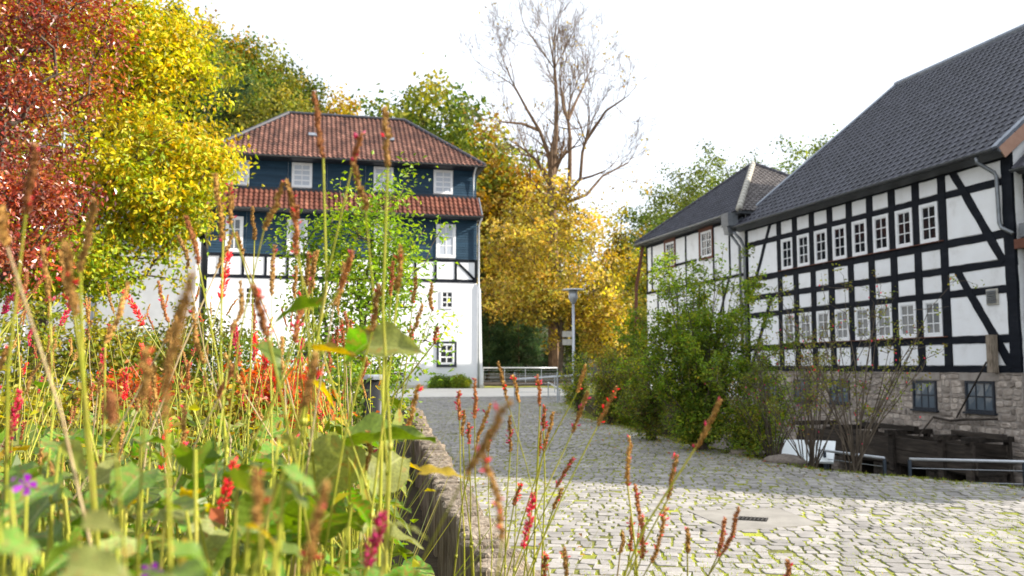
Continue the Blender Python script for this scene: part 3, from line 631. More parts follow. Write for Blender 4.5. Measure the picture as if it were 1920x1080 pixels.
# ------------------------------------------------------------------ wing to the right of the mill (mostly outside the picture; its mass shades the yard)
wing = thing('mill_wing', 'mill wing with slate lean-to roof edge beside the corner of the half-timbered mill', 'building', (*A1, 0), MZ)
WX0, WX1 = 2.925, 15.7
mb = MB(); mb.box(WX0, WX1, .35, 12, -2.4, 6.3); mb.build('wall', M['plaster'], wing)
beam('timber_post', T, wing, (3.02, 1.3), (3.02, 6.2), .16, .30, .36); beam('timber_beam', T, wing, (2.93, 6.18), (12, 6.18), .2, .29, .36); beam('timber_beam', T, wing, (2.93, 3.4), (12, 3.4), .2, .31, .36); beam('timber_beam', T, wing, (2.93, 1.3), (12, 1.3), .2, .31, .36)
mb = MB(); mb.prism([(-.1, 6.28), (6.2, 13.3), (12.5, 6.28), (12.3, 6.16), (6.2, 13.1), (.1, 6.16)], WX0 + .12, WX1 + .2, 'x'); mb.prism([(.36, 6.3), (11.9, 6.3), (6.2, 12.95)], WX0 + .02, WX1, 'x'); wr = mb.build('roof', M['slate'], wing)
wa = math.atan2(7.02, 6.3); VV = []; FF = []; RR = []; b0 = 0
for j in range(28):
    for i in range(16):
        u = j * .33; x = WX0 + .28 + i * TW + (j % 2) * .15; W = tVn.copy(); VV.append(np.c_[W[:, 0] + x, -.1 + (u + W[:, 1]) * math.cos(wa) - (W[:, 2] + .01) * math.sin(wa), 6.28 + (u + W[:, 1]) * math.sin(wa) + (W[:, 2] + .01) * math.cos(wa)]); FF.append(tFn + b0); b0 += len(W); RR.append(np.full(len(W), random.uniform(.01, 1)))
o = link('roof_tiles', mesh_np('roof_tiles', np.concatenate(VV), np.concatenate(FF), False, {'rnd': np.concatenate(RR)}), M['slate_far'], wr); o['kind'] = 'stuff'
gutter(wing, WX0 + .15, WX1, -.17, 6.26)
mb = MB(); mb.tube([(3.3, .1, 4.7), (3.3, .1, -1)], .05, 8); mb.box(3.05, 3.6, .0, .34, 4.62, 4.95); mb.build('downpipe', M['zinc'], wing)
mb = MB(); mb.box(2.93, 3.9, -.05, .34, 4.35, 4.58); mb.build('porch_beam', M['timber_brown'], wing)

# ------------------------------------------------------------------ hipped building beyond the mill
anx = thing('hipped_annex', 'white building with hipped dark tile roof and brown window frames adjoining the mill', 'building', (*A1, 0), MZ)
AX0, AX1 = -18.75, -9.62; AEZ = 7.42
mb = MB(); mb.box(AX0, AX1 - .0, .02, 6.6, -2.2, 7.30); mb.build('wall', M['plaster'], anx)
TB = M['timber']
mb = MB(); mb.box(AX0 - .05, AX1, -.05, .1, -2.3, .35); mb.build('stone_plinth', M['stone_mortar'], anx)
for x in (-18.68, -18.1, -14.58, -12.12, -10.8): beam('timber_post', TB, anx, (x, 5.05), (x, 7.3), .11, -.008, .03, .005)
beam('timber_beam', TB, anx, (AX0, 6.02), (-13.6, 6.02), .11, -.01, .03, .005); beam('timber_beam', TB, anx, (AX0, 5.02), (AX1, 5.02), .12, -.01, .03, .005); beam('timber_beam', TB, anx, (AX0, 7.24), (AX1, 7.24), .14, -.012, .03)
for x in (-17.5, -15.5, -13.4, -11.4): beam('timber_post', TB, anx, (x, 3.0), (x, 5.0), .11, -.008, .03, .005)
beam('timber_brace', TB, anx, (-12.0, 3.05), (-10.9, 4.95), .11, -.012, .03, .005)
for (x0, x1) in ((-16.55, -15.68), (-13.16, -12.22)):
    mb = MB(); mb.box(x0 - .16, x0 - .005, -.03, .03, 6.0, 7.28); mb.box(x1 + .005, x1 + .10, -.03, .03, 6.0, 7.28); mb.box(x0 - .16, x1 + .10, -.045, .03, 5.95, 6.045); mb.box(x0, x1, -.028, .03, 7.13, 7.28); mb.build('window_surround', M['timber_brown'], anx)
    window(anx, x0, x1, 6.05, 7.125, 4, 3, -.02, .06, .06, m_glass='glass_dark', casement=2)
APX = (-14.4, 3.3, 10.52)
ez = AEZ; ey_ = -.38; ax0, ax1 = AX0 - .35, AX1 + .02
def hip_deck(): 
    mb = MB(); B = 7.0
    V = [(ax0, ey_, ez), (ax1 + .25, ey_, ez), APX, (ax0, B, ez), (ax1 + .25, B, ez), (APX[0], APX[1] + .05, APX[2]), (ax0, ey_, ez - .12), (ax1 + .25, ey_, ez - .12), (ax0, B, ez - .12), (ax1 + .25, B, ez - .12)]
    return mb.add(V, [(0, 1, 2), (1, 4, 5, 2), (3, 0, 2, 5), (4, 3, 5), (0, 6, 7, 1), (1, 7, 9, 4), (0, 3, 8, 6), (6, 8, 9, 7)])
ar = hip_deck().build('roof', M['zinc_dark'], anx)
def tile_field(P0, ex, eu, width, length, inside_fn, tw, tl, mname, parent, name='roof_tiles', unit=None, seed=1):
    """tiles over a plane: origin P0 (eave left), ex along eave, eu up the slope; inside_fn(x,u) keeps a tile"""
    R = random.Random(seed); ex = np.array(ex, float); eu = np.array(eu, float); ez_ = np.cross(ex, eu); U, Fu = unit or tile_unit(tw, tl); U = np.array(U); Fu = np.array(Fu); VV = []; FF = []; RR = []; b0 = 0
    for j in range(int(length / tl) + 1):
        for i in range(int(width / tw) + 1):
            x = (i + .5) * tw; u = j * tl
            if not inside_fn(x, u + tl * .5): continue
            VV.append(np.array(P0) + (U[:, :1] + x) * ex + (U[:, 1:2] + u) * eu + (U[:, 2:] + .012) * ez_); FF.append(Fu + b0); b0 += len(U); RR.append(np.full(len(U), R.uniform(.01, 1)))
    o = link(name, mesh_np(name, np.concatenate(VV), np.concatenate(FF), False, {'rnd': np.concatenate(RR)}), M[mname], parent); o['kind'] = 'stuff'; return o
def unit(v): v = np.array(v, float); return v / np.linalg.norm(v)
# front hip face
wF = ax1 + .25 - ax0; eu = unit((0, APX[1] - ey_, APX[2] - ez)); lF = math.hypot(APX[1] - ey_, APX[2] - ez); xa = APX[0] - ax0
tile_field((ax0, ey_, ez), (1, 0, 0), eu, wF, lF, lambda x, u: xa * u / lF < x < wF - (wF - xa) * u / lF, .22, .25, 'slate_far', ar, seed=3)
# right face, towards the mill; its sunlit tone is painted into the tiles
eu = unit((APX[0] - ax1 - .25, 0, APX[2] - ez)); lR = math.hypot(APX[0] - ax1 - .25, APX[2] - ez); run = APX[1] - ey_
tile_field((ax1 + .25, ey_, ez), (0, 1, 0), eu, 7.0 - ey_, lR, lambda x, u: run * u / lR < x < (7.0 - ey_) - (7.0 - ey_ - run) * u / lR, .22, .25, 'slate_sunlit', ar, seed=4)
def barrel(parent, a, b, r, n, m, name='hip_tile'):
    a = Vector(a); b = Vector(b)
    for k in range(n):
        p = a.lerp(b, k / n); q = a.lerp(b, (k + 1.12) / n); MB().tube([p, q], [r * 1.12, r * .86], 8).build(name, m, parent, True)
barrel(ar, (ax1 + .25, ey_, ez + .05), (APX[0], APX[1], APX[2] + .05), .12, 16, M['mortar'])
barrel(ar, (ax0, ey_, ez + .05), (APX[0], APX[1], APX[2] + .05), .10, 16, M['slate'])
barrel(ar, (APX[0], APX[1], APX[2] + .05), (ax0 + (ax1 + .25 - ax0), 7.0, ez + .05), .10, 16, M['slate'], 'ridge_tile')
gutter(anx, ax0, ax1 - .1, ey_ - .07, ez - .02, m='zinc')
hp = MB(); hp.box(-10.15, -9.62, ey_ - .32, ey_ + .1, 6.85, 7.36); hp.prism([(ey_ - .25, 6.55), (ey_ + .05, 6.55), (ey_ + .1, 6.85), (ey_ - .32, 6.85)], -10.05, -9.72, 'x'); hp.build('rain_hopper', M['zinc'], anx)
mb = MB(); mb.tube([(-9.9, ey_ - .1, 6.6), (-9.86, -.1, 6.1), (-9.82, -.08, -1.5)], .055, 8); mb.build('downpipe', M['zinc'], anx, True)
mb = MB(); mb.tube([(-18.9, -.1, 7.28), (-19.7, -.1, 5.5), (-19.85, -.1, 3.5)], .09, 4); mb.build('strut', M['timber_brown'], anx)

# ------------------------------------------------------------------ blue clapboard house (local x right along the front, y into the house)
HZ = math.atan2(HD[1], HD[0])
hs = thing('blue_clapboard_house', 'tall house with white lower walls, dark blue clapboards and red tiled hipped roof', 'building', (*HA, 0), HZ)
HX0, HX1 = -12.95, -.08
mb = MB(); mb.box(HX0, HX1, .08, 7.3, .0, 9.4); mb.box(HX0, HX1 - .02, .30, 7.25, 9.3, 11.62); mb.build('wall', M['plaster_sun'], hs)
mb = MB(); mb.prism([(HX0 - .1, .2), (.24, .2), (.16, 2.6), (.10, 5.35), (-.02, 5.62), (HX0, 5.62)], -.06, .09, 'y'); mb.build('lower_wall', M['plaster_sun'], hs)
mb = MB(); mb.box(HX0 - .12, .27, -.075, .1, .2, .62); mb.build('plinth', M['strip'], hs)
# half-timber band
for z, t_ in ((6.80, .14), (5.78, .16)): beam('timber_beam', T, hs, (HX0, z), (HX1, z), t_, .02, .09, .006)
hp_ = [-.14] + [-1.16 - 1.02 * k for k in range(12)]
for x in hp_: beam('timber_post', T, hs, (x, 5.8), (x, 6.8), .13, .015, .09, .006)
beam('timber_brace', T, hs, (-1.1, 6.72), (-.2, 5.85), .13, .012, .08, .006)
for i in range(len(hp_) - 1):
    a, b = hp_[i + 1] + .065, hp_[i] - .065
    mb = MB(); mb.box(a - .005, b + .005, .045 + random.uniform(-.004, .004), .085, 5.855, 6.735); mb.build('plaster_panel', M['plaster_sun'], hs)
UW = [(-12.62, -11.2), (-9.22, -8.26), (-5.28, -4.31), (-2.28, -1.31)]; UWs = [(-12.17, -11.2)] + UW[1:]
LW = [(-12.2, -11.4), (-9.38, -8.42), (-5.25, -4.28), (-2.16, -1.18)]
def claps(z0, z1, y, holes, name):
    """overlapping boards cut round the windows, with joints between panels; one mesh of real boards"""
    mb = MB(); h = .125; z = z0; R = random.Random(name)
    while z < z1 - .02:
        zt = min(z + h, z1); cuts = [HX0] + sorted([v for a, b, c0, c1 in holes if c1 > z + .02 and c0 < zt - .02 for v in (a, b)]) + [HX1]
        for a, b in zip(cuts[::2], cuts[1::2]):
            joints = [a] + [j for j in np.arange(HX0 + 1.7, HX1, 1.86) if a + .1 < j < b - .1] + [b]
            for p, q in zip(joints[:-1], joints[1:]):
                q2 = q - .012; mb.add([(p, y - .032, z), (q2, y - .032, z), (q2, y - .008, zt), (p, y - .008, zt), (p, y, z), (q2, y, z)], [(0, 1, 2, 3), (4, 5, 1, 0), (0, 3, 4), (1, 5, 2)], R.uniform(.02, 1))
        z += h
    o = mb.build('clapboards', M['clap'], hs); o['kind'] = 'stuff'; return o
claps(6.88, 8.95, .07, [(a, b, 6.93, 8.62) for a, b in LW], 'low'); claps(10.03, 11.6, .29, [(a, b, 10.2, 11.42) for a, b in UWs], 'up')
mb = MB(); mb.box(HX0 - .01, HX1 + .012, .035, .09, 8.95, 9.3); mb.box(HX0 - .01, HX1, .255, .31, 9.9, 10.16); mb.build('fascia', M['navy'], hs)
for a, b in UWs: window(hs, a, b, 10.2, 11.42, 2, 4, .22, .10, .09, m_glass='glass_pale', casement=2, mull=.06)
for a, b in LW:
    w_ = window(hs, a, b, 6.93, 8.62, 2, 3, -.01, .13, .10, m_glass='glass_grey' if a < -12 else 'glass_pale', casement=2, mull=.045)
window(hs, -1.92, -1.30, 4.38, 5.26, 2, 3, -.118, .06, .06, casement=2, m_glass='glass_dark', mull=.05)
window(hs, -11.26, -10.66, 4.42, 5.28, 2, 3, -.118, .06, .06, casement=2, m_glass='glass_dark', mull=.05)
window(hs, -2.0, -1.24, 1.62, 2.64, 2, 3, -.128, .07, .07, casement=2, m_glass='glass_dark', mull=.06)
mb = MB(); mb.box(-2.11, -2.003, -.122, -.055, 1.5, 2.76); mb.box(-1.237, -1.12, -.122, -.055, 1.5, 2.76); mb.box(-2.003, -1.237, -.122, -.055, 2.643, 2.76); mb.box(-2.003, -1.237, -.122, -.055, 1.5, 1.617); mb.build('window_surround', M['navy'], hs)
for wx in (-5.9, -8.6): window(hs, wx - .4, wx + .4, 1.62, 2.64, 2, 3, -.128, .07, .07, casement=2, m_glass='glass_dark', mull=.06)
# roofs with wavy clay pantiles
def pantile(tw, tl):
    prof = [(-.5, .0), (-.38, .036), (-.22, .048), (-.06, .034), (.1, .0), (.28, -.012), (.5, .0)]; n = len(prof)
    V = [(x * tw, -.03, z + .035) for x, z in prof] + [(x * tw, tl + .02, z) for x, z in prof] + [(x * tw, -.03, z + .012) for x, z in prof]
    return V, [(i, i + 1, n + i + 1, n + i) for i in range(n - 1)] + [(2 * n + i, 2 * n + i + 1, i + 1, i) for i in range(n - 1)]
hx0, hx1, hy0, hz0 = HX0 - .25, HX1 + .28, -.50, 11.56; RXa, RXb, RYy, RZz = -9.5, -3.45, 3.5, 14.72; hyb = 7.5
mb = MB(); V = [(hx0, hy0, hz0), (hx1, hy0, hz0), (RXb, RYy, RZz), (RXa, RYy, RZz), (hx0, hyb, hz0), (hx1, hyb, hz0), (hx0, hy0, hz0 - .1), (hx1, hy0, hz0 - .1), (hx0, hyb, hz0 - .1), (hx1, hyb, hz0 - .1)]
mb.add(V, [(0, 1, 2, 3), (1, 5, 2), (5, 4, 3, 2), (4, 0, 3), (0, 6, 7, 1), (1, 7, 9, 5), (5, 9, 8, 4), (4, 8, 6, 0), (6, 8, 9, 7)]); hr = mb.build('roof', M['navy'], hs)
eu = unit((0, RYy - hy0, RZz - hz0)); lF = math.hypot(RYy - hy0, RZz - hz0); la, lb = RXa - hx0, hx1 - RXb; wF = hx1 - hx0
tile_field((hx0, hy0, hz0), (1, 0, 0), eu, wF, lF, lambda x, u: la * u / lF - .08 < x < wF - lb * u / lF + .08, .235, .28, 'redtile', hr, unit=pantile(.235, .28), seed=5)
eu = unit((RXb - hx1, 0, RZz - hz0)); lR = math.hypot(RXb - hx1, RZz - hz0); dp = hyb - hy0
tile_field((hx1, hy0, hz0), (0, 1, 0), eu, dp, lR, lambda x, u: dp / 2 * u / lR - .05 < x < dp - dp / 2 * u / lR + .05, .235, .28, 'redtile', hr, unit=pantile(.235, .28), seed=6)
for a, b in (((hx1, hy0, hz0 + .05), (RXb, RYy, RZz + .07)), ((hx0, hy0, hz0 + .05), (RXa, RYy, RZz + .07)), ((RXa, RYy, RZz + .07), (RXb, RYy, RZz + .07))):
    MB().tube([a, b], .11, 8).build('ridge_cap', M['slate'], hr)
for x in (-8.25, -4.4):
    u = 2.3; p = np.array([x, hy0, hz0]) + unit((0, RYy - hy0, RZz - hz0)) * u; ez_ = np.cross((1, 0, 0), unit((0, RYy - hy0, RZz - hz0))); eu_ = unit((0, RYy - hy0, RZz - hz0))
    V = [p + np.array([s_ * .22, 0, 0]) + eu_ * t_ + ez_ * h_ for h_ in (.05, .13) for t_ in (0, .32) for s_ in (-1, 1)]
    MB().add(V, [(0, 2, 3, 1), (4, 5, 7, 6), (0, 1, 5, 4), (2, 6, 7, 3), (0, 4, 6, 2), (1, 3, 7, 5)]).build('roof_vent', M['lead'], hr)
gutter(hs, hx0, hx1, hy0 - .07, hz0 - .01)
# pent roof between the storeys
py0, pz0, py1, pz1 = -.62, 8.98, .28, 10.02; px0, px1 = HX0 - .12, HX1 + .10
mb = MB(); mb.prism([(py0, pz0 - .05), (py1, pz1 - .05), (py1, pz0 - .1), (py0 + .1, pz0 - .14)], px0, px1, 'x'); pr = mb.build('pent_roof', M['navy'], hs)
eu = unit((0, py1 - py0, pz1 - pz0)); lP = math.hypot(py1 - py0, pz1 - pz0)
tile_field((px0, py0, pz0), (1, 0, 0), eu, px1 - px0, lP, lambda x, u: u < lP + .02, .235, .275, 'redtile2', pr, unit=pantile(.235, .275), seed=8)
mb = MB(); mb.prism([(py0 - .02, pz0 + .08), (py1, pz1 + .08), (py1, pz0 - .12), (py0 + .08, pz0 - .16)], px1 + .004, px1 + .06, 'x'); mb.build('verge_board', M['lead'], pr)
gutter(hs, px0, px1 + .08, py0 - .07, pz0 - .01)
mb = MB(); mb.tube([(-.25, hy0 - .05, 11.48), (-.25, .1, 11.25), (-.25, .17, 11.0), (-.25, .17, 10.05)], .05, 8); mb.build('downpipe', M['rail_white'], hs, True)
mb = MB(); mb.tube([(.02, py0 - .05, 8.9), (-.02, -.08, 8.6), (-.02, -.08, 5.75), (-.02, -.13, 5.55), (-.02, -.13, .5)], .05, 8); mb.build('downpipe', M['rail_white'], hs, True)
# low white wing of the house, behind the yellow tree
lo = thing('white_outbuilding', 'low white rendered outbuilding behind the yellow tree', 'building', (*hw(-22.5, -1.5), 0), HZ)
mb = MB(); mb.box(0, 9.2, 0, 5, .1, 7.4); mb.build('wall', M['render_shaded'], lo)
mb = MB(); mb.prism([(-.4, 7.3), (2.5, 9.2), (5.4, 7.3), (5.3, 7.22), (2.5, 9.0), (-.3, 7.22)], -.3, 9.1, 'x'); mb.build('roof', M['slate'], lo)
mb = MB(); mb.tube([(5.1, -.08, 7.3), (5.1, -.08, .3)], .05, 6); mb.build('downpipe', M['zinc_dark'], lo)
for x in (1.5, 6.6): window(lo, x, x + .8, 2.2, 3.3, 2, 3, -.03, .06, .06)

# ------------------------------------------------------------------ wooden flume, lever and stream-side things at the mill wall
fl = thing('wooden_flume', 'dark weathered wooden flume trough along the stone base of the mill', 'flume', (*mw(0, -1.3), -.17), MZ)
def plank(name, m, parent, x0, x1, y0, y1, z0, z1, jit=.012):
    mb = MB(); n = 6; V = []; F = []
    for i in range(n + 1):
        x = x0 + (x1 - x0) * i / n
        for z, y in ((z0, y0), (z0, y1), (z1, y1), (z1, y0)): V.append((x, y + random.uniform(-jit, jit) * .4, z + random.uniform(-jit, jit)))
    for i in range(n):
        a = i * 4; b = a + 4
        for k in range(4): F.append((a + k, a + (k + 1) % 4, b + (k + 1) % 4, b + k))
    F += [(3, 2, 1, 0), tuple(n * 4 + k for k in range(4))]
    return mb.add(V, F).build(name, m, parent)
W = M['oldwood']
for y in (0, .95):
    plank('plank', W, fl, -4.6, 2.75, y, y + .06, -.86, -.52); plank('plank', W, fl, -4.5, 2.7, y - .004, y + .055, -.512, -.20); 
plank('plank', W, fl, -4.6, 2.7, .06, .95, -.92, -.87)
for x in (-4.2, -2.2, -.08, 1.72, 2.62): 
    plank('post', W, fl, x - .09, x + .09, -.10, -.01, -1.05, -.10, .006); plank('post', W, fl, x - .09, x + .09, 1.02, 1.11, -1.05, -.02, .006)
    plank('cross_beam', W, fl, x - .08, x + .08, -.22, 1.2, -.13, .0, .006); plank('support', W, fl, x - .1, x + .1, .1, .9, -2.3, -.93, .006)
plank('rail_beam', W, fl, -1.9, .3, .35, .5, -.02, .10); plank('rail_beam', W, fl, 1.6, 3.2, .35, .5, -.02, .10)
lv = thing('sluice_lever', 'bent iron sluice lever with rods fixed to grey wooden post on the mill front', 'lever', (*mw(0, -.2), 0), MZ)
plank('post', M['paling'], lv, 2.13, 2.29, -.06, .14, 1.36, 2.29, .004)
MB().tube([(.16, 0, .16), (.75, 0, .10), (1.3, 0, .16), (2.31, 0, .23)], .035, 6).build('lever_arm', M['oldwood'], lv)
MB().tube([(.17, -.02, .16), (.35, -.7, -.35)], .022, 6).build('push_rod', M['oldwood'], lv)
MB().tube([(2.14, -.08, 1.62), (1.04, -.05, .20)], .022, 6).build('pull_rod', M['oldwood'], lv)

def railing(name, label, P, h, m_top, m_post, step=1.5, wires=5, r=.03, group=None, kick=None):
    """P: polyline of rail-top points; parts: each post, top rail, wires"""
    root = thing(name, label, 'railing', tuple(P[0] - np.array([0, 0, h])), 0, group); o0 = np.array(P[0]) - np.array([0, 0, h])
    Q = [np.array(p) - o0 for p in P]; MB().tube(Q, r, 8).build('top_rail', M[m_top], root, True)
    for a, b in zip(Q[:-1], Q[1:]):
        n = max(1, int(round(np.linalg.norm(b - a) / step)))
        for i in range(n + (1 if b is Q[-1] else 0)):
            p = a + (b - a) * i / n; MB().box(p[0] - .02, p[0] + .02, p[1] - .02, p[1] + .02, p[2] - h - .3, p[2] - .01).build('post', M[m_post], root)
    for k in range(wires):
        d = np.array([0, 0, h * (k + .7) / (wires + .4)]); MB().tube([q - d for q in Q], .006, 4).build('wire', M['steel'], root)
    if kick:
        for a, b in zip(Q[:-1], Q[1:]): MB().tube([a - [0, 0, h - .12], b - [0, 0, h - .12]], .13, 4).build('kickboard', M[kick], root)
    return root
rt = lambda x, y, zt: at(x, y, (1.5 - zt) / (y - HOR) * FPX * .996)
railing('stream_railing', 'steel railing with pale handrail beside the mill race, sloping section', [rt(1392, 816, .1), rt(1470, 831, .1), rt(1546, 845, .1), rt(1658, 859, .1)], 1.0, 'rail_white', 'rail_blue', 1.4, r=.022)
railing('stream_railing', 'steel railing with pale straight handrail below the stone wall windows', [rt(1705, 861, .12), rt(1920, 866, .12), rt(2250, 873, .12)], 1.0, 'rail_white', 'rail_blue', 1.35, r=.022)
# tilted information panel
ip = thing('information_panel', 'tilted pale glossy information panel standing among the bare rose bushes', 'sign', (4.95, 14.9, -.9), math.radians(-25))
MB().add([(-.42, -.26, .86), (.42, -.26, .86), (.42, .26, 1.16), (-.42, .26, 1.16), (-.42, -.245, .83), (.42, -.245, .83), (.42, .275, 1.13), (-.42, .275, 1.13)], [(0, 1, 2, 3), (7, 6, 5, 4), (0, 4, 5, 1), (1, 5, 6, 2), (2, 6, 7, 3), (3, 7, 4, 0)]).build('board', M['panel'], ip)
for x in (-.3, .3): MB().box(x - .025, x + .025, -.02, .03, -.3, .96).build('leg', M['rail_blue'], ip)
# stones at the bank
def boulder(name, loc, s, m, seed):
    g = np.random.default_rng(seed); import bmesh
    bm = bmesh.new(); bmesh.ops.create_icosphere(bm, subdivisions=2, radius=1); me = bpy.data.meshes.new(name)
    ph = g.uniform(0, 6, 3)
    for v in bm.verts: v.co *= 1 + .14 * math.sin(v.co.x * 3 + ph[0]) * math.cos(v.co.y * 3 + ph[1]) + .08 * math.sin(v.co.z * 5 + ph[2])
    bm.to_mesh(me); bm.free(); me.polygons.foreach_set('use_smooth', [True] * len(me.polygons)); o = link(name, me, m); o.location = loc; o.scale = s; o.rotation_euler = (0, 0, g.uniform(0, 3)); return o
for k, (px, py, Y, s, lb) in enumerate([(1400, 862, 14.6, (.3, .2, .12), 'low mossy boulder at the foot of the large green shrub'), (1470, 874, 13.5, (.32, .2, .12), 'low boulder at the foot of the bare rose bushes')]):
    p = at(px, py, Y); tag(boulder('boulder', (p[0], Y, float(gz(p[0], Y)) + .03), s, M['stone'], k), lb, 'rock')

# ------------------------------------------------------------------ street lamp, far railings, fence, bench
lx = at(1075, 600, 30)[0]; lz = float(gz(lx, 30)) - .05
lp = thing('street_lamp', 'grey steel lamp post with flat disc top and small sign plates', 'street lamp', (lx, 30, lz))
MB().tube([(0, 0, -.2), (0, 0, .9), (0, 0, .95), (0, 0, 3.45)], [.07, .07, .05, .045], 10).build('pole', M['rail_white'], lp, True)
mb = MB(); mb.tube([(0, 0, 3.45), (0, 0, 3.62), (0, 0, 3.64), (0, 0, 3.92)], [.06, .14, .16, .15], 12); mb.build('lamp_head', M['rail_white'], lp, True)
mb = MB(); mb.tube([(0, 0, 3.925), (0, 0, 3.955)], [.40, .36], 16); mb.build('lamp_shade', M['rail_white'], lp)
mb = MB(); mb.tube([(0, 0, 3.66), (0, 0, 3.90)], .125, 12); mb.build('lamp_glass', M['panel'], lp)
for z in (2.05, 2.32): mb = MB(); mb.box(-.38, -.03, -.02, .0, z, z + .2); mb.build('sign_plate', M['mortar'], lp)
P = [at(906, 690, 46.5), at(985, 690, 47.2), at(1045, 690, 47.5)]; railing('bridge_railing', 'pale railing with wire infill beside the white wall of the blue house', [np.array([p[0], p[1], 1.45]) for p in P], 1.0, 'rail_white', 'steel', 1.1, 5, .035, kick='oldwood')
P = [at(965, 711, 38), at(1040, 706, 38), at(1108, 702, 38)]; railing('path_railing', 'pale sloping handrail in front of the bridge railing', P, .9, 'rail_white', 'steel', 1.2, 0, .035)
P = [at(1028, 717, 33), at(1095, 756, 29)]; railing('path_railing', 'pale handrail descending behind the lamp post', P, .8, 'rail_white', 'steel', 1.3, 2, .03)
wf = thing('wire_fence', 'thin wire mesh fence on grey posts at the edge of the cobbles', 'fence', (at(965, 720, 30)[0], 30, float(gz(.1, 30))))
fx0 = at(965, 720, 30)[0]
for x in (0, 1.45, 2.3): MB().tube([(x, 0, -.3), (x, 0, 1.05)], .03, 6).build('post', M['steel'], wf)
for k in range(7): MB().tube([(0, 0, .1 + k * .14), (2.3, 0, .1 + k * .14)], .005, 4).build('wire', M['steel'], wf)
bn = thing('bench', 'brown slatted bench against the white wall of the blue house', 'bench', (*hw(-4.6, -.75), .44), HZ)
for k in range(4): mb = MB(); mb.box(-.85, .85, -.25 + k * .12, -.16 + k * .12, .43, .46); mb.build('seat_slat', M['oldwood'], bn)
for k in range(3): mb = MB(); mb.box(-.85, .85, .24, .27, .56 + k * .13, .66 + k * .13); mb.build('back_slat', M['oldwood'], bn)
for x in (-.7, .7):
    mb = MB(); mb.box(x - .03, x + .03, -.24, -.19, 0, .43); mb.build('leg', M['oldwood'], bn); mb = MB(); mb.box(x - .03, x + .03, .27, .32, 0, .95); mb.build('leg', M['oldwood'], bn)
bp = at(704, 705, 7.6)
bi = thing('waste_bin', 'black cylindrical bin with grey metal rim behind the wooden palisade', 'bin', (bp[0], 7.6, .55))
MB().tube([(0, 0, 0), (0, 0, .84)], .10, 14).build('body', M['black'], bi, True); MB().tube([(0, 0, .843), (0, 0, .87), (0, 0, .885)], [.115, .115, .10], 14).build('lid', M['steel'], bi)

# ------------------------------------------------------------------ palisade
pf = thing('palisade_fence', 'weathered grey wooden palisade of upright split logs retaining the flower bed', 'fence', (0, 2.75, 0))
fy = [1.0]; 
while fy[-1] < 14.3:
    Y = fy[-1]; sl_ = (float(xfen(Y + .05)) - float(xfen(Y))) / .05; fy.append(Y + .125 / math.hypot(1, sl_))
R = random.Random(5)
for k, Y in enumerate(fy):
    x = float(xfen(Y)); nxt = float(xfen(Y + .1)); th_ = math.atan2(.1, nxt - x); hgt = .88 + R.uniform(-.014, .014) + .012 * math.sin(Y * 2.1); r_ = .064 + R.uniform(-.005, .004)
    mb = MB(); V = []; n = 8
    prof = [(a * r_, b * r_ * 1.3) for a, b in ((1, -.6), (1, .6), (.65, 1), (-.65, 1), (-1, .6), (-1, -.6), (-.65, -1), (.65, -1))]
    prof = [(a * R.uniform(.95, 1.02), b * R.uniform(.9, 1.06)) for a, b in prof]; tl_ = R.uniform(-.10, .10)
    for z, s in ((-.05, 1.0), (.4, 1.0), (hgt - .012, .99), (hgt, .86)):
        for a, b in prof: V.append((a * s, b * s, z + (a * tl_ if z > .5 else 0)))
    F = [(q * n + i, q * n + (i + 1) % n, (q + 1) * n + (i + 1) % n, (q + 1) * n + i) for q in range(3) for i in range(n)] + [tuple(range(3 * n, 4 * n))]
    o = mb.add(V, F).build('paling', M['paling'], pf); o.location = (x, Y - 2.75, 0); o.rotation_euler = (R.uniform(-.03, .03), R.uniform(-.03, .03), th_)

# ------------------------------------------------------------------ trees
def make_tree(name, label, cat, loc, centres, trunk, per, sigma, leaf_l, leaf_w, cols, wts, m_leaf='leaf', m_bark='bark', group=None, tip=.006, pull=.35, **kw):
    """centres/trunk in world space; root at the trunk foot"""
    loc = np.array(loc, float); root = thing(name, label, cat, tuple(loc), 0, group)
    sk = skeleton(centres - loc, [np.array(p) - loc for p in trunk], tip, pull=pull); sk.build('trunk', M[m_bark], root, True)
    link('crown', crown_mesh('crown', centres - loc, per, sigma, leaf_l, leaf_w, cols, wts, **kw), M[m_leaf], root); return root
YEL = [(.60, .44, .01), (.68, .54, .015), (.50, .48, .012), (.30, .37, .015), (.16, .24, .015), (.58, .32, .01)]
c = ellipsoid(400, (-8.0, 13.6, 5.6), (3.0, 2.6, 3.3), .45, .22, 11); c = c[c[:, 2] > 2.7]
c2 = ellipsoid(120, (-5.45, 13.2, 4.3), (1.05, 1.2, 1.0), .4, .2, 12); c3 = ellipsoid(80, (-5.75, 13.3, 6.4), (.8, 1.0, .9), .4, .25, 13); c4 = ellipsoid(90, (-6.9, 12.6, 3.0), (1.5, 1.2, .5), .4, .2, 14)
make_tree('yellow_tree', 'small tree with bright yellow and green autumn leaves in front of the blue house', 'tree', (-7.6, 14, .3), np.concatenate([c, c2, c3, c4]),
          [(-7.6, 14, .3), (-7.55, 13.9, 1.2), (-7.4, 13.8, 2.2), (-7.3, 13.7, 3.2), (-7.2, 13.6, 4.6)], 84, (.20, .20, .15), .10, .052, YEL, [5, 4, 4, 4, 3, 3], m_leaf='leaf_dense', up=.55, droop=.9, tip=.009, low=(1.8, 4.6, [(.30, .40, .02), (.20, .30, .02), (.44, .48, .02)]), clustervar=.22)
RED = [(.27, .035, .022), (.36, .07, .024), (.16, .028, .02), (.28, .10, .045), (.44, .15, .025), (.32, .18, .16)]
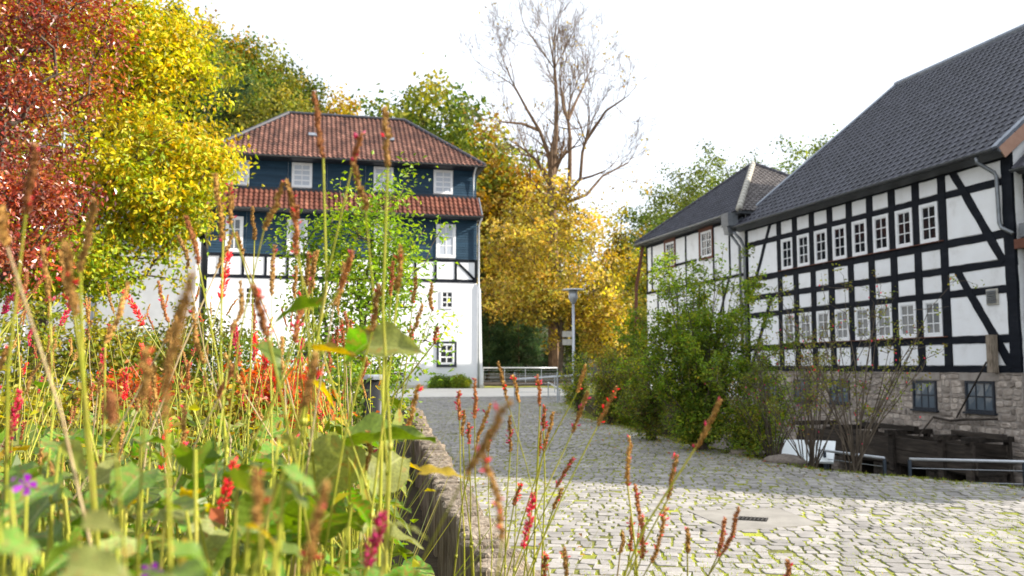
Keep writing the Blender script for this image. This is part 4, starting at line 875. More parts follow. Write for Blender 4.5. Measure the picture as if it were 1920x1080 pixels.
c = ellipsoid(330, (-5.75, 9.0, 4.6), (1.38, 1.2, 1.8), .4, .24, 21); c2 = ellipsoid(60, (-5.0, 8.7, 3.0), (.5, .6, .6), .4, .2, 22)
make_tree('copper_tree', 'small tree with dense red-brown copper leaves at the edge of the flower bed', 'tree', (-5.7, 9.2, .5), np.concatenate([c, c2]),
          [(-5.7, 9.2, .5), (-5.65, 9.15, 1.3), (-5.5, 9.1, 2.1), (-5.4, 9.05, 3.0), (-5.3, 9, 4.0)], 66, (.13, .13, .12), .06, .036, RED, [5, 5, 4, 3, 3, 1], m_leaf='leaf_gloss', up=.5, tip=.006, clustervar=.25)
# light green pinnate-leaved shrub behind the palisade
GRN = [(.24, .36, .025), (.34, .45, .035), (.16, .27, .02), (.09, .16, .025), (.45, .45, .04)]
bx = at(668, 740, 9)[0]
stems = []; c = ellipsoid(270, (bx - .02, 9, 2.2), (.68, .6, 1.2), .35, .28, 31)
top = np.array([at(x, y, 9 + random.uniform(-.4, .4)) for x, y in [(640, 330), (655, 370), (770, 320), (740, 380), (755, 350), (620, 420), (700, 400), (800, 440), (830, 420), (540, 430), (555, 480), (575, 440), (850, 600), (800, 640), (790, 560), (800, 680), (790, 700), (590, 520), (790, 500), (720, 350), (610, 470), (770, 470), (760, 420)]])
c = np.concatenate([c, top + rng.normal(0, .05, top.shape)])
make_tree('green_shrub', 'tall airy bright green shrub behind the wooden palisade', 'shrub', (bx, 9, .6), c, [(bx, 9, .6), (bx + .03, 9, .9), (bx + .05, 9, 1.3), (bx + .05, 9.02, 1.8), (bx, 9, 2.4)], 30, (.10, .10, .08), .062, .034, GRN, [4, 3, 4, 3, 1], up=.9, tip=.0045, pull=.15)
# shrubs along the right edge of the yard
DG = [(.14, .22, .03), (.21, .31, .035), (.08, .13, .02), (.30, .35, .035), (.40, .34, .04)]
def fan_shrub(label, px, py, Y, H, spread, nst, cols, wts, seed, leaf=.07, dens=9, bare=.22, tw=6):
    """many-stemmed shrub: arching stems from one foot, side shoots, leaves along the shoots"""
    g = np.random.default_rng(seed); x = at(px, py, Y)[0]; zg = float(gz(x, Y)); root = thing('edge_shrub', label, 'shrub', (x, Y, zg - .05)); mb = MB(); cl = []
    for k in range(nst):
        a = g.uniform(0, 6.28); l = g.uniform(.05, 1) ** .75 * spread; h = H * g.uniform(.5, 1.06) * (1 - .22 * (l / spread) ** 2); P = []
        for t in np.linspace(0, 1, 7): P.append(np.array([math.cos(a) * l * t ** 1.3, math.sin(a) * l * .85 * t ** 1.3, h * t * (1.08 - .08 * t)]) + g.normal(0, .025, 3) * (t > 0) + np.r_[g.normal(0, .06, 2), 0] * (t == 0))
        mb.tube(P, np.linspace(.014, .003, 7), 5, cap=False)
        for j in range(tw):
            t = g.uniform(bare, 1.0); i = min(5, int(t * 6)); q = P[i] + (P[i + 1] - P[i]) * (t * 6 - i); e = g.normal(0, 1, 3); e[2] = abs(e[2]) * .7 + .15; e[0] += math.cos(a) * .5; e[1] += math.sin(a) * .5; e /= np.linalg.norm(e); ln_ = g.uniform(.16, .42) * (1.1 - .4 * t)
            m_ = q + e * ln_ * .5 + g.normal(0, .02, 3); t2 = q + e * ln_ + np.array([0, 0, -.03]); mb.tube([q, m_, t2], [.004, .003, .0015], 3, cap=False); cl += [m_, t2, q * .3 + t2 * .7]
        cl += [P[6], P[5] * .5 + P[6] * .5]
    mb.build('stems', M['bark'], root); link('leaves', crown_mesh('leaves', np.array(cl), dens, (.055, .055, .05), leaf, leaf * .5, cols, wts, up=.7, origin=(0, 0, 0), clustervar=.25), M['leaf'], root); return root
fan_shrub('large dense green shrub in front of the hipped white building', 1312, 850, 15.3, 3.5, 1.5, 84, DG, [4, 4, 3, 3, 1], 41, .074, 13, .08, 10)
fan_shrub('lower dark green shrub left of the large dense shrub', 1225, 822, 17.0, 1.7, .6, 30, DG + [(.16, .11, .05)], [3, 2, 4, 1, 2, 4], 42, .066, 7, .1, 8)
fan_shrub('dark green and ochre shrub beside the lamp post', 1145, 797, 21, 1.9, .65, 30, DG + [(.18, .12, .05)], [2, 2, 3, 2, 3, 4], 43, .08, 6, .12, 8)
fan_shrub('loose ochre-green shrub touching the hipped white building', 1180, 790, 24.5, 3.0, .8, 34, DG, [3, 3, 2, 3, 4], 44, .095, 9, .15, 8)
fan_shrub('small low shrub with yellowing leaves below the large dense shrub', 1395, 858, 14.6, .9, .6, 24, DG, [3, 3, 3, 2, 3], 45, .06, 9, .1, 6)
fan_shrub('narrow brown-green twiggy shrub behind the wire fence', 1085, 772, 25, 1.7, .5, 24, DG, [2, 2, 4, 2, 4], 46, .08, 5, .2, 6)
fan_shrub('bushy green shrub standing below the downpipe of the mill', 1425, 850, 17.0, 2.5, .6, 26, DG, [4, 4, 3, 3, 1], 47, .072, 9, .2, 7)
fan_shrub('low dark shrub hiding the foot of the white hipped building', 1432, 856, 15.8, 1.15, .7, 30, DG, [3, 2, 5, 1, 2], 48, .066, 10, .05, 8)
# bare rose bushes with hips
def rose(label, px, py, Y, hgt, n, seed):
    g = np.random.default_rng(seed); x = at(px, py, Y)[0]; zg = float(gz(x, Y)); root = thing('rose_bush', label, 'shrub', (x, Y, zg)); mb = MB(); tips = []
    for k in range(n):
        a = g.uniform(0, 6.28); sp = g.uniform(.15, 1.0) * hgt * .5; H = hgt * g.uniform(.45, 1.0); p = [np.array([g.normal(0, .05), g.normal(0, .05), -.05])]
        for q in (.3, .6, .85, 1.0): p.append(np.array([math.cos(a) * sp * q ** 1.3, math.sin(a) * sp * q ** 1.3, H * q - .08 * H * max(0, q - .8)]) + g.normal(0, .03, 3))
        mb.tube(p, [.011, .009, .007, .0045, .002], 5); tips += p[2:]
        for j in range(7):
            q = p[int(g.integers(2, 5))]; e = q + g.normal(0, .16, 3) + np.array([0, 0, .12]); mb.tube([q, (q + e) / 2 + g.normal(0, .03, 3), e], [.005, .003, .0015], 4); tips += [e, (q + e) / 2]
    mb.build('stems', M['bark'], root); tips = np.array(tips); ncl = tips[g.choice(len(tips), len(tips) // 2)]
    link('leaves', crown_mesh('leaves', ncl, 6, (.05, .05, .04), .045, .028, [(.14, .17, .03), (.24, .26, .03), (.20, .12, .03)], [4, 3, 2], up=.6), M['leaf'], root)
    hb = MB()
    for q in tips[g.choice(len(tips), min(len(tips), 45), replace=False)]: q = q + g.normal(0, .02, 3); hb.tube([q, q - [0, 0, .012], q - [0, 0, .024]], [.004, .009, .004], 5)
    o = hb.build('rose_hips', M['floret'], root); o['kind'] = 'stuff'; return root
rose('bare arching rose bush with red hips in front of the stone wall windows', 1520, 872, 13.4, 2.65, 26, 51); rose('thorny bare rose bush with few yellow leaves beside the railing gap', 1605, 886, 12.5, 2.75, 24, 52); rose('twiggy rose bush growing next to the large green shrub', 1450, 860, 14.3, 2.4, 24, 53)

# ------------------------------------------------------------------ background trees (prototypes copied over the slope)
def proto(seed, H, rx, rz, n, per, sig, ll, lw, cols, wts, conifer=False, up=.3):
    g = np.random.default_rng(seed)
    if conifer:
        u = g.uniform(0, 1, n) ** .62; z = H * (.12 + .88 * (1 - u)); a = g.uniform(0, 6.28, n); r = rx * u * g.uniform(.55, 1.05, n); c = np.c_[np.cos(a) * r, np.sin(a) * r, z - r * .25]
    else:
        c = ellipsoid(n, (0, 0, H - rz), (rx, rx, rz), .45, .26, seed)
    tr = [(0, 0, -1), (.05, 0, H * .15), (0, .05, H * .3), (.05, 0, H * .5), (0, 0, H * .72)]
    if conifer: tr.append((0, 0, H * .97))
    sk = skeleton(c[:min(n, 130)], tr, .012, pull=.3, sides=5); me_t = bpy.data.meshes.new('trunk'); me_t.from_pydata(sk.v, [], sk.f); me_t.materials.append(M['bark_tall'])
    me_c = crown_mesh('crown', c, per, sig, ll, lw, cols, wts, up=up, clustervar=.22, origin=(0, 0, H * .5)); me_c.materials.append(M['leaf_far']); return me_t, me_c
GREEN2 = [(.10, .15, .03), (.15, .20, .035), (.065, .10, .022), (.23, .25, .045)]; OLIVE = [(.15, .17, .03), (.23, .23, .035), (.09, .11, .025), (.34, .28, .04)]
ORNG = [(.34, .19, .03), (.42, .27, .03), (.22, .14, .03), (.27, .24, .03)]; CONI = [(.05, .09, .04), (.08, .13, .05), (.035, .065, .03), (.13, .17, .05)]; GOLD = [(.46, .33, .05), (.54, .42, .085), (.34, .23, .045), (.32, .30, .05), (.38, .24, .06)]
PR = {'green': proto(61, 15, 4.2, 6.0, 150, 60, (.55, .55, .45), .36, .24, GREEN2, [4, 4, 3, 2]), 'olive': proto(62, 14, 4.4, 5.6, 150, 60, (.55, .55, .45), .36, .24, OLIVE, [4, 4, 3, 2]),
      'orange': proto(63, 13, 4.0, 5.2, 130, 55, (.55, .55, .45), .36, .24, ORNG, [4, 3, 3, 2]), 'conifer': proto(64, 19, 3.6, 8, 220, 50, (.38, .38, .3), .34, .12, CONI, [4, 4, 3, 2], True, 0.0),
      'airy': proto(65, 19, 3.8, 7.0, 130, 46, (.5, .5, .45), .32, .22, GREEN2, [3, 4, 3, 3]), 'gold': proto(66, 13, 4.6, 6.2, 170, 60, (.5, .5, .42), .34, .24, GOLD, [4, 4, 3, 2, 2])}
LAB = {'green': ('broadleaf_tree', 'round green broadleaf tree on the wooded hillside'), 'olive': ('broadleaf_tree', 'olive yellow-green broadleaf tree on the wooded hillside'), 'orange': ('broadleaf_tree', 'orange-brown autumn tree on the wooded hillside'), 'conifer': ('conifer_tree', 'dark green conifer on the wooded hillside'), 'airy': ('broadleaf_tree', 'airy pale green tree with open crown behind the roofs'), 'gold': ('broadleaf_tree', 'golden-leaved tree beyond the far railing')}
def plant(kind, x, Y, s=1., sx=1., label=None, group=None, z=None):
    nm, lb = LAB[kind]; r = thing(nm, label or lb, 'tree', (x, Y, float(gz(x, Y)) if z is None else z), random.uniform(0, 6.28), group or 'trees on the hillside')
    r.scale = (s * sx, s * sx, s)
    for m_, n_ in zip(PR[kind], ('trunk', 'crown')): link(n_, m_, None, r)
    return r
def plant_px(kind, px, pytop, Y, sx=1., label=None, group=None):
    """a tree whose top shows at (px, pytop) when it stands at distance Y: its scale follows"""
    p = at(px, pytop, Y); H = {'green': 15, 'olive': 14, 'orange': 13, 'conifer': 19, 'airy': 19, 'gold': 13}[kind]; z = float(gz(p[0], Y)); s = max(.35, (p[2] - z) / H / 1.03); return plant(kind, p[0], Y, s, sx / max(.6, s) if sx < 0 else sx, label, group)
# skyline row and slope of the hill, rising to the left
for px, py, k in [(330, -60, 'conifer'), (365, 5, 'olive'), (395, 15, 'orange'), (425, 30, 'green'), (452, 40, 'orange'), (480, 60, 'olive'), (512, 78, 'green'), (545, 105, 'olive'), (572, 122, 'green'), (598, 150, 'conifer'), (625, 142, 'orange'), (650, 168, 'orange'), (672, 205, 'olive')]:
    plant_px(k, px, py + 42, random.uniform(92, 100))
for px, py, k in [(350, 60, 'conifer'), (385, 55, 'conifer'), (415, 60, 'conifer'), (440, 95, 'olive'), (455, 85, 'conifer'), (488, 110, 'green'), (510, 120, 'conifer'), (540, 150, 'olive'), (565, 165, 'green'), (590, 190, 'olive'), (625, 200, 'green'), (655, 215, 'conifer'), (330, 30, 'olive')]:
    plant_px(k, px, py + 40, random.uniform(78, 86))
for px, py, k in [(350, 120, 'conifer'), (375, 120, 'conifer'), (402, 95, 'conifer'), (432, 140, 'conifer'), (462, 120, 'conifer'), (495, 165, 'olive'), (520, 150, 'conifer'), (550, 190, 'conifer'), (300, 60, 'green'), (250, 40, 'olive'), (200, 20, 'conifer'), (130, -20, 'green'), (60, -30, 'olive'), (0, -40, 'green')]:
    plant_px(k, px, py, random.uniform(66, 73))
VG = 'trees in the valley behind the house'
for px, py, Y, k, lb in [(800, 168, 78, 'olive', 'tall yellow-green tree rising over the right end of the red roof'), (760, 190, 82, 'green', None), (845, 195, 74, 'green', None), (880, 235, 70, 'olive', None), (915, 260, 68, 'orange', 'brown-yellow autumn tree beside the red roof eave'), (945, 330, 70, 'orange', None), (908, 340, 72, 'orange', None), (985, 345, 75, 'olive', None)]:
    plant_px(k, px, py, Y, .95, lb or LAB[k][1].replace('on the wooded hillside', 'in the valley behind the house'), VG)
for px, py, Y, k in [(1335, 298, 95, 'airy'), (1290, 325, 90, 'airy'), (1240, 365, 84, 'airy'), (1375, 310, 100, 'airy'), (1500, 285, 92, 'airy'), (1545, 268, 96, 'airy'), (1205, 400, 78, 'green'), (1430, 330, 90, 'airy'), (1180, 470, 70, 'olive'), (1320, 340, 88, 'airy'), (1265, 350, 92, 'airy'), (1225, 400, 80, 'airy'), (1355, 335, 86, 'airy'), (1290, 370, 82, 'airy')]:
    plant_px(k, px, py, Y, 1., LAB['airy'][1] if k == 'airy' else 'leafy tree filling the gap beside the hipped building', 'trees behind the mill roofs')
# dark thicket under the trees beyond the railing
for px, py, Y, k in [(918, 560, 58, 'conifer'), (945, 540, 60, 'conifer'), (972, 560, 58, 'conifer'), (1000, 570, 60, 'conifer'), (1120, 560, 64, 'green'), (1180, 560, 60, 'olive'), (900, 500, 66, 'conifer'), (1060, 580, 68, 'conifer')]:
    plant_px(k, px, py, Y, 1.5, 'dark ' + ('conifer' if k == 'conifer' else 'leafy tree') + ' in the shady thicket beyond the railing', 'thicket beyond the railing')
# big golden maple
mx_, my_ = at(1050, 500, 54)[0], 54
c = ellipsoid(430, (mx_, my_, 8.0), (4.8, 4.2, 4.9), .45, .26, 71); c = np.concatenate([c, ellipsoid(110, (mx_ - 2.2, my_ - 1.5, 5.6), (2.6, 2.4, 1.2), .4, .25, 72), ellipsoid(70, (mx_ + 2.6, my_ - 1, 4), (1.8, 2, 1.8), .4, .25, 73)]); c = c[(c[:, 2] > np.where(c[:, 0] < mx_ - .8, 4.3, 2.0)) & (rng.uniform(size=len(c)) > .55 * smooth(8, 12, c[:, 2]))]
make_tree('golden_maple', 'large golden-leaved maple behind the lamp post between the houses', 'tree', (mx_, my_, .2), c, [(mx_, my_, .2), (mx_, my_, 1.6), (mx_ + .1, my_, 3.2), (mx_, my_, 5.2), (mx_, my_, 8.5)], 40, (.34, .34, .28), .24, .17, GOLD + [(.22, .2, .03)], [4, 4, 4, 5, 3, 4], up=.5, m_bark='bark', tip=.014, clustervar=.35)
# tall almost bare tree
ty = 57.0
tx = at(1040, 500, ty)[0]
root = thing('bare_tree', 'tall almost leafless tree with bare upright branches against the sky', 'tree', (tx, ty, 0)); o0 = np.array([tx, ty, 0])
mb = MB(); g = np.random.default_rng(81); ends = []
def limb(pix, r0, r1, dy=0.):
    P = [at(x, y, ty + dy * i / max(1, len(pix) - 1)) - o0 for i, (x, y) in enumerate(pix)]; mb.tube(P, np.linspace(r0, r1, len(P)), 7, cap=False); return P
def sprout(p, d, L_, r, depth):
    pts = [p]; cur = np.array(p, float); dr = d / np.linalg.norm(d)
    for k in range(4):
        dr = dr + g.normal(0, .13, 3) + np.array([0, 0, .07]); dr /= np.linalg.norm(dr); cur = cur + dr * L_ / 4; pts.append(cur)
    r = max(r, .009); mb.tube(pts if depth > 1 else pts[::2], np.linspace(r, r * .5, 5 if depth > 1 else 3), 5 if r > .03 else 3, cap=False)
    if depth == 0: ends.append(pts[-1]); return
    for k in range(2 if depth > 1 else 3):
        i = int(g.integers(1, 5)); e = g.normal(0, 1, 3); e -= (e @ dr) * dr; e /= np.linalg.norm(e); sprout(pts[i], dr + e * g.uniform(.45, .95), L_ * g.uniform(.5, .78), r * .55, depth - 1)
    sprout(pts[-1], dr + g.normal(0, .2, 3), L_ * .65, r * .45, depth - 1)
limbs = [([(1040, 690), (1038, 560), (1036, 430), (1034, 350)], .42, .30, 0), ([(1034, 350), (1042, 260), (1044, 190), (1040, 130)], .19, .10, 1), ([(1034, 350), (1029, 290), (1012, 245), (988, 205), (965, 162)], .17, .06, -2), ([(1012, 245), (980, 232), (935, 228)], .12, .05, -3),
         ([(1045, 380), (1068, 340), (1069, 260), (1065, 225)], .18, .10, 1), ([(1065, 225), (1056, 200), (1052, 165)], .13, .07, 1), ([(1065, 225), (1080, 190), (1097, 155)], .12, .06, 2), ([(1048, 380), (1088, 335), (1092, 285), (1098, 265)], .14, .08, -1), ([(1098, 265), (1125, 225), (1136, 208), (1170, 185)], .11, .05, -2), ([(1034, 370), (1015, 360), (995, 335)], .13, .06, -3), ([(1050, 385), (1100, 365), (1130, 330), (1178, 305)], .13, .05, 2), ([(1092, 335), (1110, 330), (1135, 320)], .09, .05, 0)]
for pix, r0, r1, dy in limbs:
    P = limb(pix, r0, r1, dy); d = P[-1] - P[-2]
    if len(pix) > 2 and r1 < .4:
        outer = pix[-1][0] > 1110 or pix[-1][0] < 960; centre = pix[-1] == (1040, 130)
        for k in range(9 if centre else 2 if outer else 4): sprout(P[-1], d / np.linalg.norm(d) + np.array([0, 0, .4]) + g.normal(0, .6 if centre else .3, 3), 3.4 if centre else 1.5 if outer else 2.3, r1 * (.45 if centre else .6), 4 if not outer else 3)
        for k in range(2): q = P[-2] * .5 + P[-1] * .5; sprout(q, d / np.linalg.norm(d) + g.normal(0, .7, 3), 2.0, r1 * .45, 3)
mb.build('trunk', M['bark_tall'], root); ends = np.array(ends); low = ends[ends[:, 2] < 14]; 
lowc = low[g.choice(len(low), len(low) // 2)]
link('crown', crown_mesh('crown', np.concatenate([lowc, ends[g.choice(len(ends), 60)]]), 4, (.3, .3, .25), .22, .15, GOLD, [4, 3, 3, 2, 3]), M['leaf'], root)
# small bushes at the foot of the house
for px, lb in ((826, 'small dark green bush at the foot of the white house wall below the window'), (862, 'small bright green bush at the foot of the white house wall beside the corner')):
    p = at(px, 725, 43); c = ellipsoid(70, (p[0], 43, .72), (.5, .4, .34), .4, .2, px)
    make_tree('small_bush', lb, 'bush', (p[0], 43, .4), c, [(p[0], 43, .4), (p[0], 43, .5), (p[0], 43, .6), (p[0], 43, .7)], 40, (.08, .08, .08), .11, .06, DG, [4, 4, 2, 2, 0] if px < 840 else [1, 3, 0, 4, 1])
# hedge and garden shrubs left of the yard
p0, p1 = at(190, 630, 15.3), at(575, 630, 15.3)
hc = np.c_[rng.uniform(p0[0], p1[0], 330), rng.uniform(14.9, 15.9, 330), rng.uniform(.6, 2.0, 330)]
make_tree('hedge', 'clipped dark green hedge behind the flower bed', 'hedge', ((p0[0] + p1[0]) / 2, 15.4, .4), hc, [((p0[0] + p1[0]) / 2, 15.4, .4), ((p0[0] + p1[0]) / 2, 15.4, .6), ((p0[0] + p1[0]) / 2, 15.4, .9), ((p0[0] + p1[0]) / 2, 15.4, 1.2)], 50, (.12, .12, .1), .07, .04, DG, [3, 4, 3, 1, 0], tip=.004)
ORED = [(.50, .07, .03), (.60, .14, .03), (.42, .05, .05), (.62, .22, .04), (.25, .18, .03)]; MIXY = [(.20, .24, .03), (.38, .33, .03), (.12, .16, .02), (.46, .36, .03), (.28, .18, .05)]
GDN = [('low shrub with orange-red autumn leaves beside the green shrub', 520, 705, 6.2, .36, .26, .62, ORED, [4, 4, 3, 3, 1], 1), ('low red-leaved shrub among the flower stalks in front of the hedge', 265, 700, 6.6, .34, .24, .62, ORED, [3, 3, 4, 2, 2], 2),
       ('dark leafy shrub with yellow tips under the copper tree', 40, 640, 8.2, .6, .55, 1.0, MIXY, [4, 2, 5, 1, 2], 3), ('yellow-green leafy shrub in front of the white outbuilding', 190, 640, 8.6, .5, .5, 1.0, MIXY, [4, 3, 3, 2, 1], 4), ('olive leafy shrub in front of the clipped hedge', 350, 640, 9.5, .6, .5, 1.0, MIXY, [4, 2, 4, 1, 1], 5),
       ('yellowing shrub between the red-leaved shrubs', 400, 720, 6.0, .32, .24, .52, MIXY, [3, 4, 2, 4, 2], 6), ('sparse yellowing shrub at the outer edge of the bed', 110, 730, 6.2, .45, .3, .55, MIXY, [3, 4, 2, 4, 2], 7), ('dark green shrub below the airy green shrub', 640, 730, 8.0, .55, .45, .55, DG, [4, 3, 3, 2, 1], 8)]
for lb, px, py, Y, rx, rz, zc, cols, wts, sd_ in GDN:
    x = at(px, py, Y)[0]; c = ellipsoid(95, (x, Y, .55 + zc), (rx, rx * .8, rz), .35, .3, 90 + sd_)
    make_tree('garden_shrub', lb, 'shrub', (x, Y, .5), c, [(x, Y, .5), (x, Y, .6), (x, Y, .75), (x, Y, .55 + zc)], 26, (.08, .08, .07), .06, .036, cols, wts, tip=.0035, pull=.15, up=.7)

# ------------------------------------------------------------------ flower bed: bistort stalks with spent spikes, leaves
SOIL = .46
def resample(P, n):
    P = np.array(P, float); d = np.r_[0, np.cumsum(np.linalg.norm(np.diff(P, axis=0), axis=1))]; q = np.linspace(0, d[-1], n); return np.stack([np.interp(q, d, P[:, k]) for k in range(3)], 1)
OCT = np.array([(1, 0, 0), (-1, 0, 0), (0, 1, 0), (0, -1, 0), (0, 0, 1), (0, 0, -1)], float); OF = np.array([(0, 2, 4), (2, 1, 4), (1, 3, 4), (3, 0, 4), (2, 0, 5), (1, 2, 5), (3, 1, 5), (0, 3, 5)])
def pods(P, radius, n, size, g, stretch=1.7, spread=1.0):
    """small seed pods or florets crowded round a curved axis"""
    q = g.uniform(0, 1, n); C_ = np.stack([np.interp(q, np.linspace(0, 1, len(P)), P[:, k]) for k in range(3)], 1); ax = P[0] - P[-1]; ax = ax / np.linalg.norm(ax)
    e = g.normal(size=(n, 3)); e -= (e @ ax)[:, None] * ax; e /= np.linalg.norm(e, axis=1, keepdims=True); taper = .55 + .45 * np.minimum(1, q * 5) * np.minimum(1, (1 - q) * 6 + .4)
    C_ = C_ + e * (radius * taper * spread * g.uniform(.8, 1.15, n))[:, None]
    d = e * .8 + ax * .75; d /= np.linalg.norm(d, axis=1, keepdims=True); b = np.cross(d, ax); b /= np.linalg.norm(b, axis=1, keepdims=True) + 1e-9; c_ = np.cross(d, b); s = size * g.uniform(.7, 1.25, n)
    V = C_[:, None] + s[:, None, None] * (OCT[None, :, :1] * d[:, None] * stretch + OCT[None, :, 1:2] * b[:, None] + OCT[None, :, 2:] * c_[:, None]); F = (np.arange(n)[:, None, None] * 6 + OF[None]).reshape(-1, 3); return V.reshape(-1, 3), F
# leaf shapes
def leaf_shape(seed, L_=1.0, wd=.36, droop=.35, curl=.12, n=14):
    g = np.random.default_rng(seed); V = []; F = []
    for i in range(n):
        t = i / (n - 1); w_ = wd * (math.sin(math.pi * min(1, (t * .92 + .08)) ** .62) ** .9) * (1 - t ** 5) + (.0 if i else .02); x = t; z = -droop * t * t + .1 * t; wv = .05 * math.sin(t * 14 + seed * 1.7)
        for j in (-1, -.7, -.35, 0, .35, .7, 1): V.append((x - (.07 * abs(j) if i == 0 else 0) , j * w_ + .08 * math.sin(t * 2 + seed) * t, z + curl * j * j * w_ * 2 - .018 * (j == 0) + wv * j * j * (1 if j > 0 else -.7) + .25 * j * w_ * t * math.sin(seed * 2.3)))
    for i in range(n - 1):
        for j in range(6): a = i * 7 + j; F.append((a, a + 1, a + 8, a + 7))
    me = bpy.data.meshes.new('leaf'); me.from_pydata(V, [], F); me.polygons.foreach_set('use_smooth', [True] * len(me.polygons)); return me
LEAF = {}
for mn in ('big_green', 'big_pale', 'big_yellow'):
    LEAF[mn] = []
    for k in range(4):
        me = leaf_shape(k, 1, .36 if mn != 'big_yellow' else .2, [.3, .5, .15, .4][k], [.12, .2, .3, .05][k]); me.materials.append(M[mn]); LEAF[mn].append(me)
def put_leaf(parent, mn, loc, size, yaw, pitch, roll, k=None):
    o = bpy.data.objects.new('leaf', LEAF[mn][random.randrange(4) if k is None else k]); COL.objects.link(o); o.parent = parent; o.location = loc
    o.rotation_euler = (roll, pitch, yaw); o.scale = (size, size, size); return o
SG = {'spent': ('brown spent bistort flower spike on a tall thin stem', 'spent bistort stalks in the bed'), 'lean': ('brown spent bistort spike leaning out over the cobbles', 'bistort stalks leaning over the cobbles'), 'pink': ('bistort spike with scattered crimson florets', 'bistort stalks with crimson florets'), 'full': ('dense crimson bistort flower spike in full bloom', 'bistort spikes in bloom'), 'dry': ('dry straw-coloured bistort stalk with spent spike', 'dry bistort stalks')}
NS = [0]
def stalk(P, sp_len_pts, kind='spent', r_stem=.0024, r_spike=.0034, leafy=0):
    """P: world points from the tip down to the soil; first sp_len_pts of them carry the spike"""
    NS[0] += 1; g = np.random.default_rng(1000 + NS[0]); P = np.array(P, float); base = P[-1].copy(); lb, gp = SG[kind]
    if base[1] > 2.6: lb += ' far back towards the hedge'; gp += ' towards the hedge'
    elif kind != 'lean': lb += ' among the broad leaves'
    root = thing('bistort_stalk', lb, 'flower stalk', tuple(base), 0, gp); P = P - base
    sp = resample(P[:sp_len_pts], 7) + np.r_[np.zeros((1, 3)), g.normal(0, .0012, (5, 3)), np.zeros((1, 3))]; st = resample(P[sp_len_pts - 1:], 8); st[1:-1] += g.normal(0, .004, (6, 3)); st = np.concatenate([sp[-2:-1], st]); r_stem = r_stem * g.uniform(.7, 1.15)
    mb = MB(); mb.tube(st, np.linspace(r_stem * .5, r_stem * 1.35, len(st)), 6, cap=False)
    for q in (3, 5): mb.tube([st[q] + (st[q + 1] - st[q]) * .0, st[q] + (st[q + 1] - st[q]) * .05], [r_stem * 1.5, r_stem * 1.5], 6)
    mb.build('stem', M['stem_dry' if kind == 'dry' else 'stem_green'], root, True)
    L_ = np.linalg.norm(np.diff(sp, axis=0), axis=1).sum()
    if kind != 'full':
        mb2 = MB(); mb2.tube(sp, np.array([.35, .75, 1, 1, 1, .9, .6]) * r_spike * .75, 6); n = int(min(230, 50 + L_ * 1200)); V, F = pods(sp, r_spike, n, r_spike * .45, g, 2.0)
        Va = np.concatenate([np.array(mb2.v), V]); Fa = [f for f in mb2.f] + [tuple(int(i) + len(mb2.v) for i in f) for f in F]; me = bpy.data.meshes.new('seed_spike'); me.from_pydata(Va.tolist(), [], Fa)
        link('seed_spike', me, M['spike_red' if ((kind == 'pink' and g.uniform() < .5) or g.uniform() < .15) else 'spike'], root)
        nf = {'spent': int(g.integers(0, 4)), 'lean': int(g.integers(1, 5)), 'pink': int(g.integers(5, 14)), 'dry': 0}[kind]
        if nf: V, F = pods(sp, r_spike * 1.6, nf, r_spike * .62, g, 2.4, 1.4); o = link('florets', mesh_np('florets', V, F), M['floret'], root); o['kind'] = 'stuff'
    else:
        V, F = pods(sp, r_spike * 1.0, int(36 + L_ * 520), r_spike * .52, g, 2.3, 1.25); o = link('florets', mesh_np('florets', V, F), M['floret'], root); o['kind'] = 'stuff'; MB().tube(sp, r_spike * .5, 5).build('spike_axis', M['spike_red'], root)
    for k in range(leafy):
        q = st[int(g.integers(2, 7))]; put_leaf(root, 'big_green' if g.uniform() < .7 else 'big_yellow', tuple(q), g.uniform(.05, .09), g.uniform(0, 6.28), g.uniform(.1, .6), g.normal(0, .3))
    return root
def pxstalk(pts, nsp, Yt, Yb, kind='spent', rs=1., leafy=0):
    """stalk through picture points, tip first, tip at distance Yt and lowest seen point at Yb, then down into the soil"""
    n = len(pts); P = [at(x, y, Yt + (Yb - Yt) * i / max(1, n - 1)) for i, (x, y) in enumerate(pts)]; e = P[-1]; d = e - P[-2]; d = d / np.linalg.norm(d); k = max(.05, (e[2] - SOIL + .03))
    dz = max(-d[2], .55); foot = e + d / dz * k * np.array([.75, .75, 0]); foot[2] = SOIL - .03; P.append(foot); stalk(P, nsp, kind, .0024 * rs, .0034 * rs * (1.2 if kind == 'full' else 1), leafy)
Z6 = lambda x, y: (860 + x / 2.7, 680 + y / 2.7)
S = []
